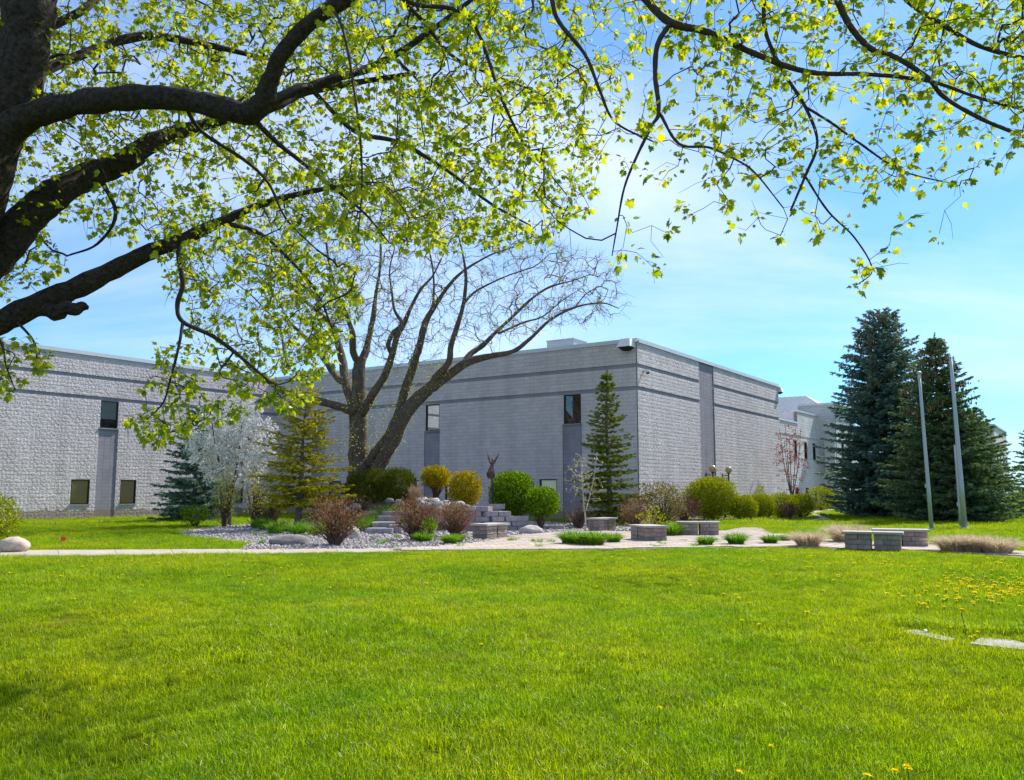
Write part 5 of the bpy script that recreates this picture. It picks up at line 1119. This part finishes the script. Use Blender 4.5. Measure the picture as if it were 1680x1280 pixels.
# sunken slabs at the lawn edge
slabs = bpy.data.objects.new('sunken_walk', None); col.objects.link(slabs); slabs['kind'] = 'structure'
for Q_ in (((1478,1033), (1556,1050), (1568,1046), (1494,1029)), ((1590,1055), (1720,1070), (1720,1055), (1612,1045))):
    q = [gp(*c_)[:2] for c_ in Q_]; z = sum(float(ground_z(c_[0], c_[1])) for c_ in q)/4
    mb = MB(); slab(mb, [q[0], q[1], q[2], q[3]] if np.cross(q[1]-q[0], q[2]-q[1]) > 0 else q[::-1], z-.1, z+.008); mb.build('slab', 'slab_grey', slabs)
rock('pebble', 'white chip of stone lying on the sunken slab', tuple(gp(1518, 1036)*[1, 1, 0]+[0, 0, float(ground_z(*gp(1518, 1036)[:2]))+.02]), (.035, .025, .02), 'white_paint', 9)
p = gp(1585, 1044); p[2] = ground_z(p[0], p[1]); T = thing('dock_stalk', 'single brown dead stalk standing beside the sunken slab', 'plant', p)
a = MB(); a.tube([p, p+[-.01, 0, .12], p+[-.035, 0, .25]], [.004, .004, .003], 5); a.build('stem', 'stem_brown', T); a = MB(); a.tube([p+[-.03, 0, .22], p+[-.035, 0, .25], p+[-.038, 0, .28]], [.004, .008, .003], 6); a.build('seed_head', 'stem_brown', T)

# dandelions: stem and flower head, one object each
dv = MB(); dh = MB()
dv.tube([(0, 0, 0), (.004, 0, .045), (.006, .002, .085)], .0028, 4, False)
rd = np.random.default_rng(6)
k = 44; an = rd.uniform(0, 6.28, k); el = rd.uniform(-.1, 1.1, k); ax = np.stack([np.cos(an)*np.cos(el), np.sin(an)*np.cos(el), np.sin(el)], 1)
scatter(dh, LEAF_V*[.5, 1, .3], LEAF_F, np.tile([.006, .002, .085], (k, 1)), ax, np.tile([0, 0, 1.], (k, 1)), rd.uniform(.020, .027, k))
stem_me = dv.mesh('stem'); stem_me.materials.append(MATS['tuft_green']); head_me = dh.mesh('flower_head'); head_me.materials.append(MATS['dandelion_yellow'])
spots = []
def dl(n, fx, fy, lab, grp):
    c = 0
    while c < n:
        px, py = fx(), fy()
        if 0 < px < 1680 and 905 < py < 1275: spots.append((px, py, lab, grp)); c += 1
dl(140, lambda: rd.normal(1640, 65), lambda: rd.normal(953, 18), 'dandelion in the dense yellow drift before the long row of fountain grass', 'dandelions in the dense drift')
dl(72, lambda: rd.uniform(1130, 1680), lambda: 908+abs(rd.normal(0, 34)), 'dandelion scattered thinly over the lawn in front of the seats and drift', 'dandelions scattered before the seats')
dl(20, lambda: rd.normal(1530, 45), lambda: rd.normal(975, 14), 'dandelion in the loose group above the sunken slab', 'dandelions above the sunken slab')
dl(40, lambda: rd.uniform(10, 1150), lambda: 908+abs(rd.normal(0, 30)), 'lone dandelion on the open lawn along the walk', 'lone dandelions along the walk')
for px, py in ((1245, 1020), (1218, 1018), (1265, 1207), (1208, 1253), (1465, 1247), (1490, 1241), (1488, 1238), (1420, 1251), (1080, 1155), (792, 1052)): spots.append((px, py, 'big near dandelion standing alone in the foreground lawn', 'foreground dandelions'))
for px, py in ((1590, 1033), (1601, 1034), (1604, 1028)): spots.append((px, py, 'dandelion growing beside the sunken slab', 'dandelions at the slab'))
for px, py, lab, grp in spots:
    p = gp(px, py+2, .10); p[2] = ground_z(p[0], p[1])
    T = thing('dandelion', lab, 'flower', p, grp); s = random.uniform(.8, 1.15)*(1.1 if p[1] < 10 else 1.6); T.scale = (s, s, random.uniform(.65, 1.0)); T.rotation_euler = (random.uniform(-.15, .15), random.uniform(-.15, .15), random.uniform(0, 6.28))
    for nm, me in (('stem', stem_me), ('flower_head', head_me)):
        o = bpy.data.objects.new(nm, me); col.objects.link(o); o.parent = T

# ------------------------------------------------------------------ lawn grass: tuft instances on scattered points
def tuft_mesh(seed, nb, rad, h0, h1, w):
    r = np.random.default_rng(seed); a = r.uniform(0, 6.28, nb); q = rad*np.sqrt(r.random(nb)); b0 = np.stack([np.cos(a)*q, np.sin(a)*q, 0*a-.01], 1)
    an = r.uniform(0, 6.28, nb); ln = r.uniform(h0, h1, nb); ben = ln*r.uniform(.1, .85, nb); o = np.stack([np.cos(an), np.sin(an), 0*an], 1); ts = (0, .55, 1.0)
    C = np.stack([b0+o*(ben*t*t)[:, None]+np.array([0, 0, 1.])*(ln*(t-.22*t*t))[:, None] for t in ts], 1); sd = nrm(np.cross(o, [0, 0, 1.])+r.normal(size=(nb, 3))*.4)
    V = np.concatenate([C[:, 0:1]-sd[:, None]*w/2, C[:, 0:1]+sd[:, None]*w/2, C[:, 1:2]-sd[:, None]*w*.42, C[:, 1:2]+sd[:, None]*w*.42, C[:, 2:3]], 1)
    mb = MB(); k = (np.arange(nb)*5)[:, None, None]; mb.add(V.reshape(-1, 3), (np.array([[0,1,3],[0,3,2],[2,3,4]])[None]+k).reshape(-1, 3)); me = mb.mesh('grass_tuft'); me.materials.append(MATS['grass']); return me
gcol = bpy.data.collections.new('grass_tufts')
for k in range(6):
    o = bpy.data.objects.new('grass_tuft', tuft_mesh(900+k, 85, .17, .035, .095, .0042)); gcol.objects.link(o)
bare = [(*gp(px, py)[:2], rr) for px, py, rr in ((30,1120,.35),(10,1025,.45),(215,1083,.28),(185,1212,.25),(270,1210,.22),(145,1265,.25),(20,1050,.4),(160,1090,.18),(230,1075,.2),(90,1105,.25),(310,1060,.2))]
pts = []; scl = []
rg = np.random.default_rng(31)
for y0, y1, dens, s in ((1.5, 8, 105, .95), (8, 14, 75, 1.0), (14, 24, 42, 1.1), (24, 40, 16, 1.35), (40, 72, 4.5, 1.9)):
    m_ = .68*y1+2.5; n = int(dens*2*m_*(y1-y0)); P = np.stack([rg.uniform(-m_, m_, n), rg.uniform(y0, y1, n)], 1); P = P[np.abs(P[:, 0]) < .66*P[:, 1]+2.2]
    pts.append(P); scl.append(np.full(len(P), s)*rg.uniform(.75, 1.2, len(P)))
E_ = np.array([gp(*lerp((1470, 1023), (1730, 1048), t)+np.array([rg.normal()*4, -abs(rg.normal())*4]))[:2] for t in np.linspace(0, 1, 240)]); pts.append(E_); scl.append(rg.uniform(1.3, 1.75, 240))
P = np.concatenate(pts); sc = np.concatenate(scl); ok = np.ones(len(P), bool)
for poly in (PATIO, GRAVEL, HEDGE, FARPATH, PATH): ok &= ~in_poly(P, poly)
for poly in (PATIO, PATH, GRAVEL):        # keep tufts from hanging over the paving
    c = poly.mean(0)
for Q_ in (((1484,1034), (1554,1048), (1562,1046), (1496,1031)), ((1600,1054), (1720,1067), (1720,1056), (1615,1047))): ok &= ~in_poly(P, np.array([gp(*c_)[:2] for c_ in Q_]))
ok &= mound(P[:, 0], P[:, 1]) < .02
inside = ((P-CORNER[:2]) @ nR[:2] < .15) & ((P-CORNER[:2]) @ nL[:2] < .15); ok &= ~inside
ok &= ~(((P-WING0[:2]) @ nR[:2] < .12) & ((P-WING0[:2]) @ dR[:2] < 19))
for bx, by, br_ in bare:
    d = np.hypot((P[:, 0]-bx)/1.5, P[:, 1]-by); ok &= (d > br_) | (rg.random(len(P)) < .45)
P, sc = P[ok], sc[ok]
W3 = np.column_stack([P, ground_z(P[:, 0], P[:, 1])])
sc = sc*(1+.28*vnoise(W3*[1, 1, 0], .55, 4)+.14*vnoise(W3*[1, 1, 0], 2.2, 8))
me = bpy.data.meshes.new('lawn_grass'); me.vertices.add(len(W3)); me.vertices.foreach_set('co', W3.ravel().astype(np.float32)); at_ = me.attributes.new('scl', 'FLOAT', 'POINT'); at_.data.foreach_set('value', sc.astype(np.float32)); me.update(); me.materials.append(MATS['grass'])
go = bpy.data.objects.new('lawn_grass', me); col.objects.link(go); tag(go, 'fresh bright green mown grass covering the lawns', 'grass', kind='stuff')
ng = bpy.data.node_groups.new('grass_scatter', 'GeometryNodeTree'); ng.interface.new_socket('Geometry', in_out='INPUT', socket_type='NodeSocketGeometry'); ng.interface.new_socket('Geometry', in_out='OUTPUT', socket_type='NodeSocketGeometry')
gi = ng.nodes.new('NodeGroupInput'); gout = ng.nodes.new('NodeGroupOutput'); mp = ng.nodes.new('GeometryNodeMeshToPoints'); iop = ng.nodes.new('GeometryNodeInstanceOnPoints'); ci = ng.nodes.new('GeometryNodeCollectionInfo'); ci.inputs['Collection'].default_value = gcol; ci.inputs['Separate Children'].default_value = True; ci.inputs['Reset Children'].default_value = True
rv = ng.nodes.new('FunctionNodeRandomValue'); rv.data_type = 'FLOAT_VECTOR'; rv.inputs[0].default_value = (-.18, -.18, 0); rv.inputs[1].default_value = (.18, .18, 6.283)
na = ng.nodes.new('GeometryNodeInputNamedAttribute'); na.data_type = 'FLOAT'; na.inputs['Name'].default_value = 'scl'
ng.links.new(gi.outputs[0], mp.inputs['Mesh']); ng.links.new(mp.outputs[0], iop.inputs['Points']); ng.links.new(ci.outputs[0], iop.inputs['Instance']); iop.inputs['Pick Instance'].default_value = True
ng.links.new(rv.outputs[0], iop.inputs['Rotation']); ng.links.new(na.outputs[0], iop.inputs['Scale']); ng.links.new(iop.outputs[0], gout.inputs[0])
md = go.modifiers.new('scatter', 'NODES'); md.node_group = ng
